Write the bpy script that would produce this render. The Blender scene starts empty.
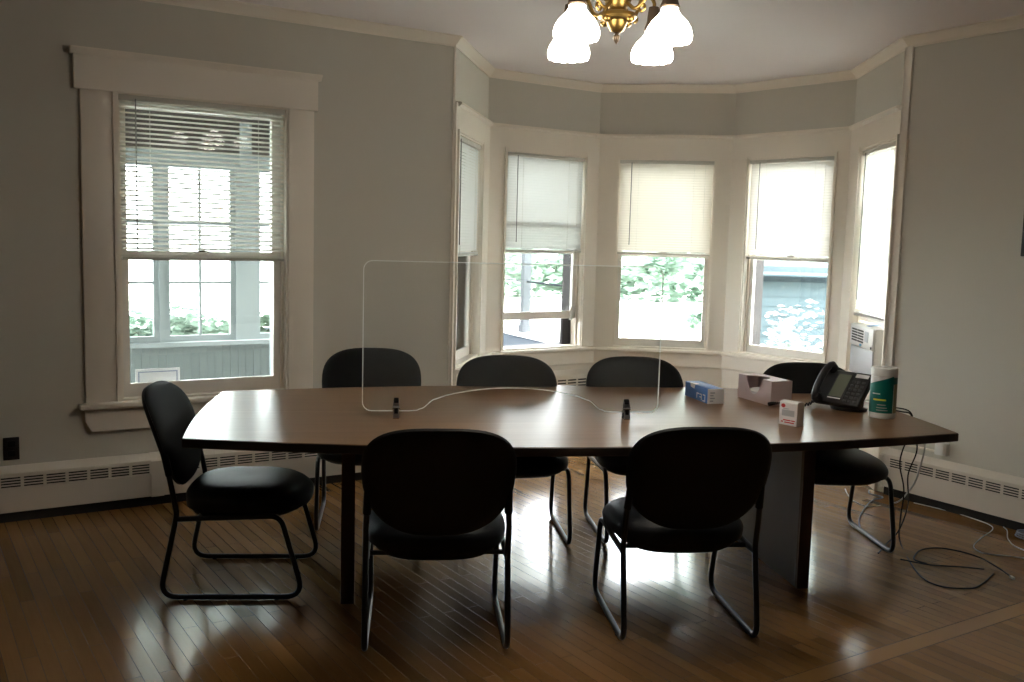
import bpy, bmesh, math, random
from mathutils import Vector, Matrix
random.seed(7)
scene = bpy.context.scene
COL = scene.collection
R = math.radians

# ------------------------------------------------------------------ camera
cam_d = bpy.data.cameras.new('camera'); cam = bpy.data.objects.new('camera', cam_d); COL.objects.link(cam)
cam_d.sensor_fit = 'HORIZONTAL'; cam_d.sensor_width = 36.0; cam_d.lens = 36.0*970.88/1024.0
cam_d.clip_start = 0.05; cam_d.clip_end = 300
PITCH, ROLL = R(5.955), R(1.4837)
fw = Vector((0, math.cos(PITCH), -math.sin(PITCH))); up0 = Vector((0, math.sin(PITCH), math.cos(PITCH))); rt0 = Vector((1, 0, 0))
rt = math.cos(ROLL)*rt0 + math.sin(ROLL)*up0; up = -math.sin(ROLL)*rt0 + math.cos(ROLL)*up0
m = Matrix((rt, up, -fw)).transposed().to_4x4(); m.translation = Vector((0, 0, 1.55)); cam.matrix_world = m
scene.camera = cam

# ------------------------------------------------------------------ light and exposure
vs = scene.view_settings; vs.view_transform = 'Standard'; vs.look = 'None'; vs.gamma = 1.0; vs.exposure = 3.2; vs.use_curve_mapping = False
world = bpy.data.worlds.new('sky'); scene.world = world; world.use_nodes = True
wn = world.node_tree.nodes; bg = wn['Background']; bg.inputs[0].default_value = (0.95, 0.975, 1.0, 1); bg.inputs[1].default_value = 2.6
sun_d = bpy.data.lights.new('sun', 'SUN'); sun_d.energy = 3.0; sun_d.angle = R(14); sun_d.color = (1, 0.96, 0.88)
sun = bpy.data.objects.new('sun', sun_d); COL.objects.link(sun)
sun.rotation_euler = Vector((0.85, 0.42, 1.15)).to_track_quat('Z', 'Y').to_euler()
scene.cycles.use_denoising = True
scene.cycles.max_bounces = 14; scene.cycles.diffuse_bounces = 8; scene.cycles.transparent_max_bounces = 24
scene.cycles.sample_clamp_indirect = 6.0
SHADE_GLOW = 2.2

# ------------------------------------------------------------------ materials
def new_mat(name):
    mt = bpy.data.materials.new(name); mt.use_nodes = True
    nt = mt.node_tree; return mt, nt, nt.nodes['Principled BSDF']
def setc(b, col, rough=0.5, metal=0.0, spec=0.5):
    b.inputs['Base Color'].default_value = (*col, 1); b.inputs['Roughness'].default_value = rough
    b.inputs['Metallic'].default_value = metal; b.inputs['Specular IOR Level'].default_value = spec
def paint(name, col, rough=0.5, metal=0.0, spec=0.5, var=0.06, scale=6.0, bump=0.0, bscale=150.0, coords='Object'):
    mt, nt, b = new_mat(name); setc(b, col, rough, metal, spec)
    tc = nt.nodes.new('ShaderNodeTexCoord')
    n = nt.nodes.new('ShaderNodeTexNoise'); n.inputs['Scale'].default_value = scale; n.inputs['Detail'].default_value = 4
    nt.links.new(tc.outputs[coords], n.inputs['Vector'])
    mx = nt.nodes.new('ShaderNodeMix'); mx.data_type = 'RGBA'
    mx.inputs[6].default_value = (*[c*(1-var) for c in col], 1); mx.inputs[7].default_value = (*[min(1, c*(1+var)) for c in col], 1)
    nt.links.new(n.outputs['Fac'], mx.inputs[0]); nt.links.new(mx.outputs[2], b.inputs['Base Color'])
    if bump:
        n2 = nt.nodes.new('ShaderNodeTexNoise'); n2.inputs['Scale'].default_value = bscale
        nt.links.new(tc.outputs[coords], n2.inputs['Vector'])
        bp = nt.nodes.new('ShaderNodeBump'); bp.inputs['Strength'].default_value = bump; bp.inputs['Distance'].default_value = 0.002
        nt.links.new(n2.outputs['Fac'], bp.inputs['Height']); nt.links.new(bp.outputs[0], b.inputs['Normal'])
    return mt
M = {}
M['wall'] = paint('wall_paint', (0.62, 0.595, 0.525), 0.6, var=0.03, scale=1.5, bump=0.15, bscale=90)
M['trim'] = paint('cream_trim', (0.85, 0.785, 0.69), 0.42, var=0.03, scale=2)
M['unseen_dark'] = paint('dark_unseen_wall', (0.17, 0.135, 0.105), 0.6, var=0.08)  # invented dark tone for the unseen walls, keeps bounced light low
M['sash_paint'] = paint('white_sash_paint', (0.80, 0.76, 0.70), 0.4, var=0.02)
M['ceil'] = paint('ceiling_paint', (0.88, 0.83, 0.84), 0.7, var=0.02, scale=1.2)
M['heater'] = paint('heater_enamel', (0.75, 0.69, 0.61), 0.4, var=0.03)
M['slot'] = paint('dark_slot', (0.02, 0.018, 0.015), 0.8)
M['vinyl'] = paint('black_vinyl', (0.007, 0.009, 0.012), 0.5, spec=0.32, var=0.15, bump=0.25, bscale=400)
M['fabric'] = paint('black_fabric', (0.008, 0.009, 0.010), 0.8, spec=0.25, var=0.2, scale=30, bump=0.4, bscale=700)
M['shell'] = paint('black_plastic', (0.004, 0.004, 0.005), 0.55, spec=0.3, var=0.1)
M['tube'] = paint('black_tube', (0.012, 0.012, 0.013), 0.32, spec=0.5)
M['grey_lam'] = paint('grey_laminate', (0.20, 0.20, 0.21), 0.5, var=0.05, scale=3)
M['edge'] = paint('brown_edge', (0.075, 0.032, 0.022), 0.4, var=0.2, scale=12)
M['top_edge'] = paint('dark_top_edge', (0.040, 0.026, 0.018), 0.35, var=0.2, scale=12)
M['brass'] = paint('antique_brass', (0.26, 0.165, 0.05), 0.38, metal=1.0, var=0.25, scale=20)
M['bronze'] = paint('dark_bronze', (0.10, 0.07, 0.045), 0.45, metal=0.8, var=0.25, scale=20)
M['chrome'] = paint('chrome', (0.62, 0.63, 0.65), 0.22, metal=1.0, var=0.1, scale=30)
M['brown_jamb'] = paint('dark_brown_jamb', (0.012, 0.009, 0.010), 0.6, spec=0.2, var=0.15)
M['white_plastic'] = paint('white_plastic', (0.78, 0.78, 0.76), 0.4, var=0.02)
M['ac_grey'] = paint('grille_grey', (0.47, 0.49, 0.52), 0.5, var=0.03)
M['white_card'] = paint('white_card', (0.78, 0.76, 0.77), 0.55, var=0.03)
M['pink_card'] = paint('pink_card', (0.62, 0.50, 0.49), 0.55, var=0.05, scale=14)
M['blue_card'] = paint('blue_card', (0.085, 0.21, 0.52), 0.5, var=0.12, scale=20)
M['red_ink'] = paint('red_ink', (0.55, 0.04, 0.05), 0.5)
M['grey_ink'] = paint('grey_ink', (0.36, 0.38, 0.42), 0.5)
M['teal'] = paint('teal_label', (0.0, 0.145, 0.125), 0.35, var=0.06)
M['olive'] = paint('olive_label', (0.33, 0.30, 0.16), 0.4, var=0.1, scale=40)
M['yellow_ink'] = paint('yellow_ink', (0.72, 0.62, 0.05), 0.4)
M['phone'] = paint('phone_plastic', (0.012, 0.012, 0.013), 0.35, spec=0.5)
M['screen'] = paint('phone_screen', (0.12, 0.135, 0.10), 0.25, var=0.05)
M['key'] = paint('phone_key', (0.045, 0.045, 0.048), 0.4)
M['black_cable'] = paint('black_cable', (0.006, 0.006, 0.006), 0.6, spec=0.3)
M['white_cable'] = paint('white_cable', (0.60, 0.60, 0.58), 0.45)
M['blue_cable'] = paint('blue_grey_cable', (0.30, 0.34, 0.44), 0.45)
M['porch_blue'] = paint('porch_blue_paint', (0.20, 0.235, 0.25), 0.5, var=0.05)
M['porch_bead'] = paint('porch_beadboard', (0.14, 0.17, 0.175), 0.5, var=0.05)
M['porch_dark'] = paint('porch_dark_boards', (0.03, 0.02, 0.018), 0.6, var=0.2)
M['porch_floor'] = paint('porch_floor_boards', (0.30, 0.30, 0.30), 0.6)
M['lawn'] = paint('pale_ground', (0.62, 0.64, 0.59), 0.95, spec=0.0, var=0.1, scale=0.4)
M['deck'] = paint('deck_paint', (0.028, 0.034, 0.042), 0.95, spec=0.0, var=0.06)
M['post_paint'] = paint('post_paint', (0.10, 0.108, 0.118), 0.9, spec=0.0)
M['white_wood'] = paint('white_wood', (0.45,0.46,0.47), 0.5, var=0.03)
M['siding'] = paint('blue_grey_siding', (0.058, 0.078, 0.088), 0.95, spec=0.0, var=0.06)
M['roof_dark'] = paint('dark_ledge', (0.010, 0.014, 0.016), 0.95, spec=0.0)
M['bark'] = paint('bark', (0.10, 0.075, 0.05), 0.9, var=0.3)
M['black'] = paint('black_gloss', (0.008, 0.008, 0.009), 0.3)

def leaf_mat(name, col):
    mt, nt, b = new_mat(name); setc(b, col, 0.6)
    oi = nt.nodes.new('ShaderNodeTexCoord'); n = nt.nodes.new('ShaderNodeTexNoise'); n.inputs['Scale'].default_value = 0.9
    nt.links.new(oi.outputs['Object'], n.inputs['Vector'])
    mx = nt.nodes.new('ShaderNodeMix'); mx.data_type = 'RGBA'
    mx.inputs[6].default_value = (*[c*0.75 for c in col], 1); mx.inputs[7].default_value = (*[min(1, c*1.3) for c in col], 1)
    nt.links.new(n.outputs['Fac'], mx.inputs[0]); nt.links.new(mx.outputs[2], b.inputs['Base Color'])
    tr = nt.nodes.new('ShaderNodeBsdfTranslucent'); nt.links.new(mx.outputs[2], tr.inputs[0])
    ms = nt.nodes.new('ShaderNodeMixShader'); ms.inputs[0].default_value = 0.45
    out = nt.nodes['Material Output']; nt.links.new(b.outputs[0], ms.inputs[1]); nt.links.new(tr.outputs[0], ms.inputs[2]); nt.links.new(ms.outputs[0], out.inputs[0])
    return mt
M['leaf'] = leaf_mat('leaf_green', (0.19, 0.27, 0.21))
M['leaf_dark'] = leaf_mat('leaf_dark_green', (0.10, 0.145, 0.10))
M['leaf_pale'] = leaf_mat('leaf_pale', (0.26, 0.29, 0.27))

def blind_mat(name, col, trans):
    mt, nt, b = new_mat(name); setc(b, col, 0.5)
    tr = nt.nodes.new('ShaderNodeBsdfTranslucent'); tr.inputs[0].default_value = (*col, 1)
    n = nt.nodes.new('ShaderNodeTexNoise'); n.inputs['Scale'].default_value = 3
    ra = nt.nodes.new('ShaderNodeMapRange'); ra.inputs[3].default_value = trans*0.9; ra.inputs[4].default_value = trans*1.1
    nt.links.new(n.outputs['Fac'], ra.inputs[0])
    ms = nt.nodes.new('ShaderNodeMixShader'); nt.links.new(ra.outputs[0], ms.inputs[0])
    out = nt.nodes['Material Output']; nt.links.new(b.outputs[0], ms.inputs[1]); nt.links.new(tr.outputs[0], ms.inputs[2]); nt.links.new(ms.outputs[0], out.inputs[0])
    return mt
M['slat_shaded'] = blind_mat('blind_slat_shaded', (0.75, 0.755, 0.74), 0.12)  # bay slat tints and translucency carry how brightly each window is lit
M['slat_warm_lit'] = blind_mat('blind_slat_warm_lit', (0.80, 0.76, 0.69), 0.11)
M['slat_lit'] = blind_mat('blind_slat_lit', (0.80, 0.775, 0.73), 0.135)
M['slat_sunlit'] = blind_mat('blind_slat_sunlit', (0.84, 0.83, 0.80), 0.24)
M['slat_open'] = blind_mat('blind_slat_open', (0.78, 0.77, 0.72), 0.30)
M['rail'] = paint('blind_rail', (0.60, 0.58, 0.53), 0.4)
M['wand'] = paint('blind_wand', (0.25, 0.25, 0.24), 0.2)
M['cord'] = paint('blind_cord', (0.70, 0.69, 0.64), 0.6)

def glass_mat(name, tint, gloss, haze=0.0):
    mt = bpy.data.materials.new(name); mt.use_nodes = True; nt = mt.node_tree; nt.nodes.remove(nt.nodes['Principled BSDF'])
    out = nt.nodes['Material Output']
    t = nt.nodes.new('ShaderNodeBsdfTransparent'); t.inputs[0].default_value = (*tint, 1)
    g = nt.nodes.new('ShaderNodeBsdfGlossy'); g.inputs['Roughness'].default_value = 0.02
    fr = nt.nodes.new('ShaderNodeFresnel'); fr.inputs[0].default_value = 1.45
    ml = nt.nodes.new('ShaderNodeMath'); ml.operation = 'MULTIPLY'; ml.inputs[1].default_value = gloss
    nt.links.new(fr.outputs[0], ml.inputs[0])
    ms = nt.nodes.new('ShaderNodeMixShader'); nt.links.new(ml.outputs[0], ms.inputs[0]); nt.links.new(t.outputs[0], ms.inputs[1]); nt.links.new(g.outputs[0], ms.inputs[2])
    last = ms
    if haze:
        d = nt.nodes.new('ShaderNodeBsdfDiffuse'); d.inputs[0].default_value = (0.85, 0.87, 0.87, 1)
        n = nt.nodes.new('ShaderNodeTexNoise'); n.inputs['Scale'].default_value = 4
        ra = nt.nodes.new('ShaderNodeMapRange'); ra.inputs[3].default_value = haze*0.8; ra.inputs[4].default_value = haze*1.2
        nt.links.new(n.outputs['Fac'], ra.inputs[0])
        m2 = nt.nodes.new('ShaderNodeMixShader'); nt.links.new(ra.outputs[0], m2.inputs[0]); nt.links.new(ms.outputs[0], m2.inputs[1]); nt.links.new(d.outputs[0], m2.inputs[2]); last = m2
    nt.links.new(last.outputs[0], out.inputs[0]); return mt
M['glass'] = glass_mat('window_glass', (0.96, 0.98, 0.97), 1.0)
M['acrylic'] = glass_mat('clear_acrylic', (0.985, 0.99, 0.985), 0.8, haze=0.035)
mt, nt, b = new_mat('acrylic_edge'); setc(b, (0.95, 0.97, 0.95), 0.25); M['acrylic_edge'] = mt
tl_ = nt.nodes.new('ShaderNodeBsdfTranslucent'); tl_.inputs[0].default_value = (0.95, 0.97, 0.95, 1); mxs = nt.nodes.new('ShaderNodeMixShader'); mxs.inputs[0].default_value = 0.5
nt.links.new(b.outputs[0], mxs.inputs[1]); nt.links.new(tl_.outputs[0], mxs.inputs[2]); nt.links.new(mxs.outputs[0], nt.nodes['Material Output'].inputs[0])
tr = nt.nodes.new('ShaderNodeTexNoise'); tr.inputs['Scale'].default_value = 20

# glowing lamp shades (lit lamps)
mt, nt, b = new_mat('lit_milk_glass'); setc(b, (0.9, 0.88, 0.82), 0.35)
b.inputs['Emission Color'].default_value = (1.0, 0.93, 0.80, 1); b.inputs['Emission Strength'].default_value = SHADE_GLOW
M['shade'] = mt

# wooden floor: narrow strips running across from the left wall, one border board
mt, nt, b = new_mat('oak_strip_floor'); setc(b, (0.25, 0.15, 0.08), 0.24)
N = nt.nodes.new; L = nt.links.new
tc = N('ShaderNodeTexCoord'); sp = N('ShaderNodeSeparateXYZ'); L(tc.outputs['Object'], sp.inputs[0])
cb = N('ShaderNodeCombineXYZ'); L(sp.outputs[1], cb.inputs[0]); L(sp.outputs[0], cb.inputs[1])
br = N('ShaderNodeTexBrick'); L(cb.outputs[0], br.inputs['Vector'])
br.inputs['Scale'].default_value = 1.0; br.inputs['Brick Width'].default_value = 0.95; br.inputs['Row Height'].default_value = 0.057
br.inputs['Mortar Size'].default_value = 0.0010; br.inputs['Mortar Smooth'].default_value = 0.3; br.offset = 0.37; br.offset_frequency = 2
br.inputs['Color1'].default_value = (0.0, 0.0, 0.0, 1); br.inputs['Color2'].default_value = (1, 1, 1, 1); br.inputs['Mortar'].default_value = (0.5, 0.5, 0.5, 1)
# per-row variation
rw = N('ShaderNodeMath'); rw.operation = 'DIVIDE'; rw.inputs[1].default_value = 0.057; L(sp.outputs[0], rw.inputs[0])
rf = N('ShaderNodeMath'); rf.operation = 'FLOOR'; L(rw.outputs[0], rf.inputs[0])
wnz = N('ShaderNodeTexWhiteNoise'); wnz.noise_dimensions = '1D'; L(rf.outputs[0], wnz.inputs['W'])
gr = N('ShaderNodeTexNoise'); gr.inputs['Scale'].default_value = 1.0; gr.inputs['Detail'].default_value = 6
mpg = N('ShaderNodeMapping'); mpg.inputs['Scale'].default_value = (70, 3, 1); L(tc.outputs['Object'], mpg.inputs[0]); L(mpg.outputs[0], gr.inputs['Vector'])
ad = N('ShaderNodeMath'); ad.operation = 'ADD'; L(br.outputs['Color'], ad.inputs[0]); L(wnz.outputs['Value'], ad.inputs[1])
ad2 = N('ShaderNodeMath'); ad2.operation = 'ADD'; L(ad.outputs[0], ad2.inputs[0]); L(gr.outputs['Fac'], ad2.inputs[1])
dv = N('ShaderNodeMath'); dv.operation = 'DIVIDE'; dv.inputs[1].default_value = 3.0; L(ad2.outputs[0], dv.inputs[0])
cr = N('ShaderNodeValToRGB'); L(dv.outputs[0], cr.inputs[0])
cr.color_ramp.elements[0].position = 0.15; cr.color_ramp.elements[0].color = (0.185, 0.088, 0.026, 1)
cr.color_ramp.elements[1].position = 0.85; cr.color_ramp.elements[1].color = (0.33, 0.175, 0.058, 1)
# border board
ay = N('ShaderNodeMath'); ay.operation = 'ADD'; ay.inputs[1].default_value = 3.43; L(sp.outputs[1], ay.inputs[0])
ab = N('ShaderNodeMath'); ab.operation = 'ABSOLUTE'; L(ay.outputs[0], ab.inputs[0])
lt = N('ShaderNodeMath'); lt.operation = 'LESS_THAN'; lt.inputs[1].default_value = 0.044; L(ab.outputs[0], lt.inputs[0])
dl = N('ShaderNodeMath'); dl.operation = 'SUBTRACT'; dl.inputs[1].default_value = 0.044; L(ab.outputs[0], dl.inputs[0])
da = N('ShaderNodeMath'); da.operation = 'ABSOLUTE'; L(dl.outputs[0], da.inputs[0])
dl2 = N('ShaderNodeMath'); dl2.operation = 'LESS_THAN'; dl2.inputs[1].default_value = 0.0015; L(da.outputs[0], dl2.inputs[0])
mb = N('ShaderNodeMix'); mb.data_type = 'RGBA'; L(lt.outputs[0], mb.inputs[0]); L(cr.outputs[0], mb.inputs[6]); mb.inputs[7].default_value = (0.32, 0.175, 0.065, 1)
# seams: brick fac outside the border, plus border edges
inv = N('ShaderNodeMath'); inv.operation = 'SUBTRACT'; inv.inputs[0].default_value = 1.0; L(lt.outputs[0], inv.inputs[1])
sm = N('ShaderNodeMath'); sm.operation = 'MULTIPLY'; L(br.outputs['Fac'], sm.inputs[0]); L(inv.outputs[0], sm.inputs[1])
sx = N('ShaderNodeMath'); sx.operation = 'MAXIMUM'; L(sm.outputs[0], sx.inputs[0]); L(dl2.outputs[0], sx.inputs[1])
ms_ = N('ShaderNodeMix'); ms_.data_type = 'RGBA'; L(sx.outputs[0], ms_.inputs[0]); L(mb.outputs[2], ms_.inputs[6]); ms_.inputs[7].default_value = (0.07, 0.035, 0.016, 1)
L(ms_.outputs[2], b.inputs['Base Color'])
wv = N('ShaderNodeTexNoise'); wv.inputs['Scale'].default_value = 2.2; wv.inputs['Detail'].default_value = 5; L(tc.outputs['Object'], wv.inputs['Vector'])
rr = N('ShaderNodeMapRange'); rr.inputs[1].default_value = 0.3; rr.inputs[2].default_value = 0.7; rr.inputs[3].default_value = 0.11; rr.inputs[4].default_value = 0.19; L(wv.outputs['Fac'], rr.inputs[0]); L(rr.outputs[0], b.inputs['Roughness'])
hh = N('ShaderNodeMath'); hh.operation = 'MULTIPLY_ADD'; hh.inputs[1].default_value = -1.0; L(sx.outputs[0], hh.inputs[0]); L(wnz.outputs['Value'], hh.inputs[2])
bp = N('ShaderNodeBump'); bp.inputs['Strength'].default_value = 0.25; bp.inputs['Distance'].default_value = 0.0010; L(hh.outputs[0], bp.inputs['Height']); L(bp.outputs[0], b.inputs['Normal'])
M['floor'] = mt

# table laminate
mt, nt, b = new_mat('walnut_laminate'); setc(b, (0.2, 0.12, 0.07), 0.31, spec=0.27)
N = nt.nodes.new; L = nt.links.new
tc = N('ShaderNodeTexCoord'); mp = N('ShaderNodeMapping'); mp.inputs['Scale'].default_value = (1.5, 45, 1); L(tc.outputs['Object'], mp.inputs[0])
n1 = N('ShaderNodeTexNoise'); n1.inputs['Scale'].default_value = 1.0; n1.inputs['Detail'].default_value = 6; L(mp.outputs[0], n1.inputs['Vector'])
cr = N('ShaderNodeValToRGB'); L(n1.outputs['Fac'], cr.inputs[0])
cr.color_ramp.elements[0].position = 0.3; cr.color_ramp.elements[0].color = (0.165, 0.088, 0.044, 1)
cr.color_ramp.elements[1].position = 0.7; cr.color_ramp.elements[1].color = (0.215, 0.122, 0.065, 1)
sp = N('ShaderNodeSeparateXYZ'); L(tc.outputs['Object'], sp.inputs[0])
ya = N('ShaderNodeMath'); ya.operation = 'ABSOLUTE'; L(sp.outputs[1], ya.inputs[0])
yl = N('ShaderNodeMath'); yl.operation = 'LESS_THAN'; yl.inputs[1].default_value = 0.0025; L(ya.outputs[0], yl.inputs[0])
mx = N('ShaderNodeMix'); mx.data_type = 'RGBA'; L(yl.outputs[0], mx.inputs[0]); L(cr.outputs[0], mx.inputs[6]); mx.inputs[7].default_value = (0.30, 0.185, 0.11, 1); L(mx.outputs[2], b.inputs['Base Color'])
M['table'] = mt

# ------------------------------------------------------------------ mesh helpers
class G:
    def __init__(self): self.bm = bmesh.new()
    def box(self, x0, x1, y0, y1, z0, z1, bev=0.0, seg=2, mat=None):
        vs = [self.bm.verts.new((x, y, z)) for z in (z0, z1) for y in (y0, y1) for x in (x0, x1)]
        F = [(0, 2, 3, 1), (4, 5, 7, 6), (0, 1, 5, 4), (2, 6, 7, 3), (0, 4, 6, 2), (1, 3, 7, 5)]
        fs = [self.bm.faces.new([vs[i] for i in f]) for f in F]
        if bev:
            es = list({e for f in fs for e in f.edges})
            r = bmesh.ops.bevel(self.bm, geom=es, offset=bev, segments=seg, affect='EDGES', profile=0.5)
            vs = list({v for f in r['faces'] for v in f.verts} | {v for v in vs if v.is_valid})
        if mat is not None: bmesh.ops.transform(self.bm, matrix=mat, verts=[v for v in vs if v.is_valid])
        return self
    def prism(self, pts, z0, z1, axis='z', mat=None):
        # pts: 2D polygon; extruded along axis
        def P(p, t):
            if axis == 'z': return (p[0], p[1], t)
            if axis == 'y': return (p[0], t, p[1])
            return (t, p[0], p[1])
        a = [self.bm.verts.new(P(p, z0)) for p in pts]; c = [self.bm.verts.new(P(p, z1)) for p in pts]
        self.bm.faces.new(a); self.bm.faces.new(list(reversed(c)))
        n = len(pts)
        for i in range(n): self.bm.faces.new((a[i], c[i], c[(i+1) % n], a[(i+1) % n]))
        if mat is not None: bmesh.ops.transform(self.bm, matrix=mat, verts=a+c)
        return self
    def tube(self, pts, r, n=10, closed=False, caps=True):
        pts = [Vector(p) for p in pts]; rings = []
        N_ = len(pts); prev = None
        for i, p in enumerate(pts):
            if closed: t = (pts[(i+1) % N_] - pts[i-1]).normalized()
            elif i == 0: t = (pts[1]-pts[0]).normalized()
            elif i == N_-1: t = (pts[-1]-pts[-2]).normalized()
            else: t = ((pts[i+1]-p).normalized() + (p-pts[i-1]).normalized()).normalized()
            if prev is None:
                a = Vector((0, 0, 1)) if abs(t.z) < 0.9 else Vector((1, 0, 0))
                nrm = (a - t*a.dot(t)).normalized()
            else: nrm = (prev - t*prev.dot(t)).normalized()
            prev = nrm; bn = t.cross(nrm)
            ri = r[i] if isinstance(r, (list, tuple)) else r
            rings.append([self.bm.verts.new(p + nrm*ri*math.cos(k*2*math.pi/n) + bn*ri*math.sin(k*2*math.pi/n)) for k in range(n)])
        lim = N_ if closed else N_-1
        for i in range(lim):
            A, B = rings[i], rings[(i+1) % N_]
            for k in range(n): self.bm.faces.new((A[k], A[(k+1) % n], B[(k+1) % n], B[k]))
        if caps and not closed:
            self.bm.faces.new(list(reversed(rings[0]))); self.bm.faces.new(rings[-1])
        return self
    def lathe(self, prof, n=24, loc=(0, 0, 0), scallop=None, mat=None):
        # prof: list of (r,z); scallop(k,i)-> dz
        rings = []; allv = []
        for i, (r, z) in enumerate(prof):
            ring = []
            for k in range(n):
                a = k*2*math.pi/n
                dz = scallop(a, i) if scallop else 0
                v = self.bm.verts.new((loc[0]+max(r, 1e-4)*math.cos(a), loc[1]+max(r, 1e-4)*math.sin(a), loc[2]+z+dz)); ring.append(v); allv.append(v)
            rings.append(ring)
        for i in range(len(rings)-1):
            for k in range(n): self.bm.faces.new((rings[i][k], rings[i][(k+1) % n], rings[i+1][(k+1) % n], rings[i+1][k]))
        self.bm.faces.new(list(reversed(rings[0]))); self.bm.faces.new(rings[-1])
        if mat is not None: bmesh.ops.transform(self.bm, matrix=mat, verts=allv)
        return self
    def cushion(self, outline, top, bot, nth=48, nr=9, fn=None):
        # outline(th)->(x,y) about centre; top(r)/bot(r) heights; fn maps point -> point
        def ring(r, h): 
            out = []
            for k in range(nth):
                x, y = outline(k*2*math.pi/nth); q = Vector((x*r, y*r, h(r, x*r, y*r)))
                out.append(self.bm.verts.new(fn(q) if fn else q))
            return out
        rs = [math.sin(0.5*math.pi*(i+1)/nr) for i in range(nr)]
        T = [ring(r, top) for r in rs]; B = [ring(r, bot) for r in rs[:-1]]
        ct = Vector((0, 0, top(0, 0, 0))); cbv = Vector((0, 0, bot(0, 0, 0)))
        ct = self.bm.verts.new(fn(ct) if fn else ct); cb_ = self.bm.verts.new(fn(cbv) if fn else cbv)
        for k in range(nth):
            k2 = (k+1) % nth
            self.bm.faces.new((ct, T[0][k], T[0][k2])); self.bm.faces.new((cb_, B[0][k2], B[0][k]))
            for i in range(nr-1): self.bm.faces.new((T[i][k], T[i+1][k], T[i+1][k2], T[i][k2]))
            for i in range(nr-2): self.bm.faces.new((B[i][k2], B[i+1][k2], B[i+1][k], B[i][k]))
            self.bm.faces.new((B[-1][k2], T[-1][k2], T[-1][k], B[-1][k]))
        return self
    def ellipsoid(self, c, rx, ry, rz, n=12, mat=None):
        r = bmesh.ops.create_uvsphere(self.bm, u_segments=n, v_segments=max(6, n//2+2), radius=1.0)
        bmesh.ops.transform(self.bm, matrix=Matrix.Translation(c) @ Matrix.Diagonal((rx, ry, rz, 1)), verts=r['verts'])
        if mat is not None: bmesh.ops.transform(self.bm, matrix=mat, verts=r['verts'])
        return self
    def obj(self, name, mat, parent=None, smooth=True, angle=38):
        bmesh.ops.recalc_face_normals(self.bm, faces=self.bm.faces)
        if smooth:
            for f in self.bm.faces: f.smooth = True
            for e in self.bm.edges:
                if len(e.link_faces) == 2 and e.calc_face_angle(0) > R(angle): e.smooth = False
        me = bpy.data.meshes.new(name); self.bm.to_mesh(me); self.bm.free(); me.materials.append(mat)
        o = bpy.data.objects.new(name, me); COL.objects.link(o)
        if parent is not None: o.parent = parent
        return o

def fillet(pts, r, n=6):
    pts = [Vector(p) for p in pts]; out = [pts[0]]
    for i in range(1, len(pts)-1):
        p = pts[i]; a = (pts[i-1]-p); c = (pts[i+1]-p); ri = r[i] if isinstance(r, (list, tuple)) else r
        la, lc = a.length, c.length; a.normalize(); c.normalize()
        ang = a.angle(c); d = min(ri/math.tan(ang/2), la*0.49, lc*0.49)
        A = p+a*d; B = p+c*d
        for k in range(n+1):
            t = k/n; out.append(A*(1-t)**2 + p*2*t*(1-t) + B*t*t)
    out.append(pts[-1]); return out
def spline(pts, n=6):
    pts = [Vector(p) for p in pts]; P = [pts[0]*2-pts[1]] + pts + [pts[-1]*2-pts[-2]]; out = []
    for i in range(1, len(P)-2):
        for k in range(n):
            t = k/n; a, b_, c, d = P[i-1], P[i], P[i+1], P[i+2]
            out.append(0.5*((2*b_) + (c-a)*t + (2*a-5*b_+4*c-d)*t*t + (3*b_-a-3*c+d)*t**3))
    out.append(pts[-1]); return out
def tag(o, label, cat, group=None, kind=None):
    o['label'] = label; o['category'] = cat
    if group: o['group'] = group
    if kind: o['kind'] = kind
    return o
def thing(name, label, cat, loc=(0, 0, 0), rz=0.0, group=None):
    o = bpy.data.objects.new(name, None); COL.objects.link(o); o.empty_display_size = 0.1
    o.location = loc; o.rotation_euler = (0, 0, rz); return tag(o, label, cat, group)
def struct(o, loc=None, rz=None):
    o['kind'] = 'structure'
    if loc is not None: o.location = loc
    if rz is not None: o.rotation_euler = (0, 0, rz)
    return o
def copy_tree(o, parent=None):
    c = o.copy(); COL.objects.link(c)
    if parent is not None: c.parent = parent
    for ch in [x for x in bpy.data.objects if x.parent == o]: copy_tree(ch, c)
    return c

# ------------------------------------------------------------------ plan of the room
C = [Vector(p) for p in ((-0.4207, 6.4688), (-0.2279, 7.6327), (0.6877, 8.2567), (1.7804, 8.1123), (2.4827, 7.2949), (2.3981, 6.1382))]
AL, AR = R(32.7817), R(-57.5389)
dL = Vector((math.cos(AL), math.sin(AL))); dR = Vector((math.cos(AR), math.sin(AR)))
PL = C[0] - dL*6.4; PR = C[5] + dR*8.6
# fourth corner, behind the camera
den = dR.x*(-dL.y) - dR.y*(-dL.x)
w_ = PR - PL; t_ = (w_.x*(-dL.y) - w_.y*(-dL.x))/den; PX = PL + dR*t_
H = 2.85; ZR = 2.4355
POLY = [PL] + C + [PR, PX]
def v3(p, z=0.0): return (p[0], p[1], z)

# floor / ceiling
g = G(); 
inv_ = Matrix.Rotation(-AL, 2)
loc2 = [inv_ @ (p - C[0]) for p in POLY]
g.prism([tuple(p) for p in loc2], -0.12, 0.0)
struct(g.obj('floor', M['floor'], smooth=False), v3(C[0]), AL)
g = G(); g.prism([tuple(p) for p in POLY], H, H+0.12); struct(g.obj('ceiling', M['ceil'], smooth=False))

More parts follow.
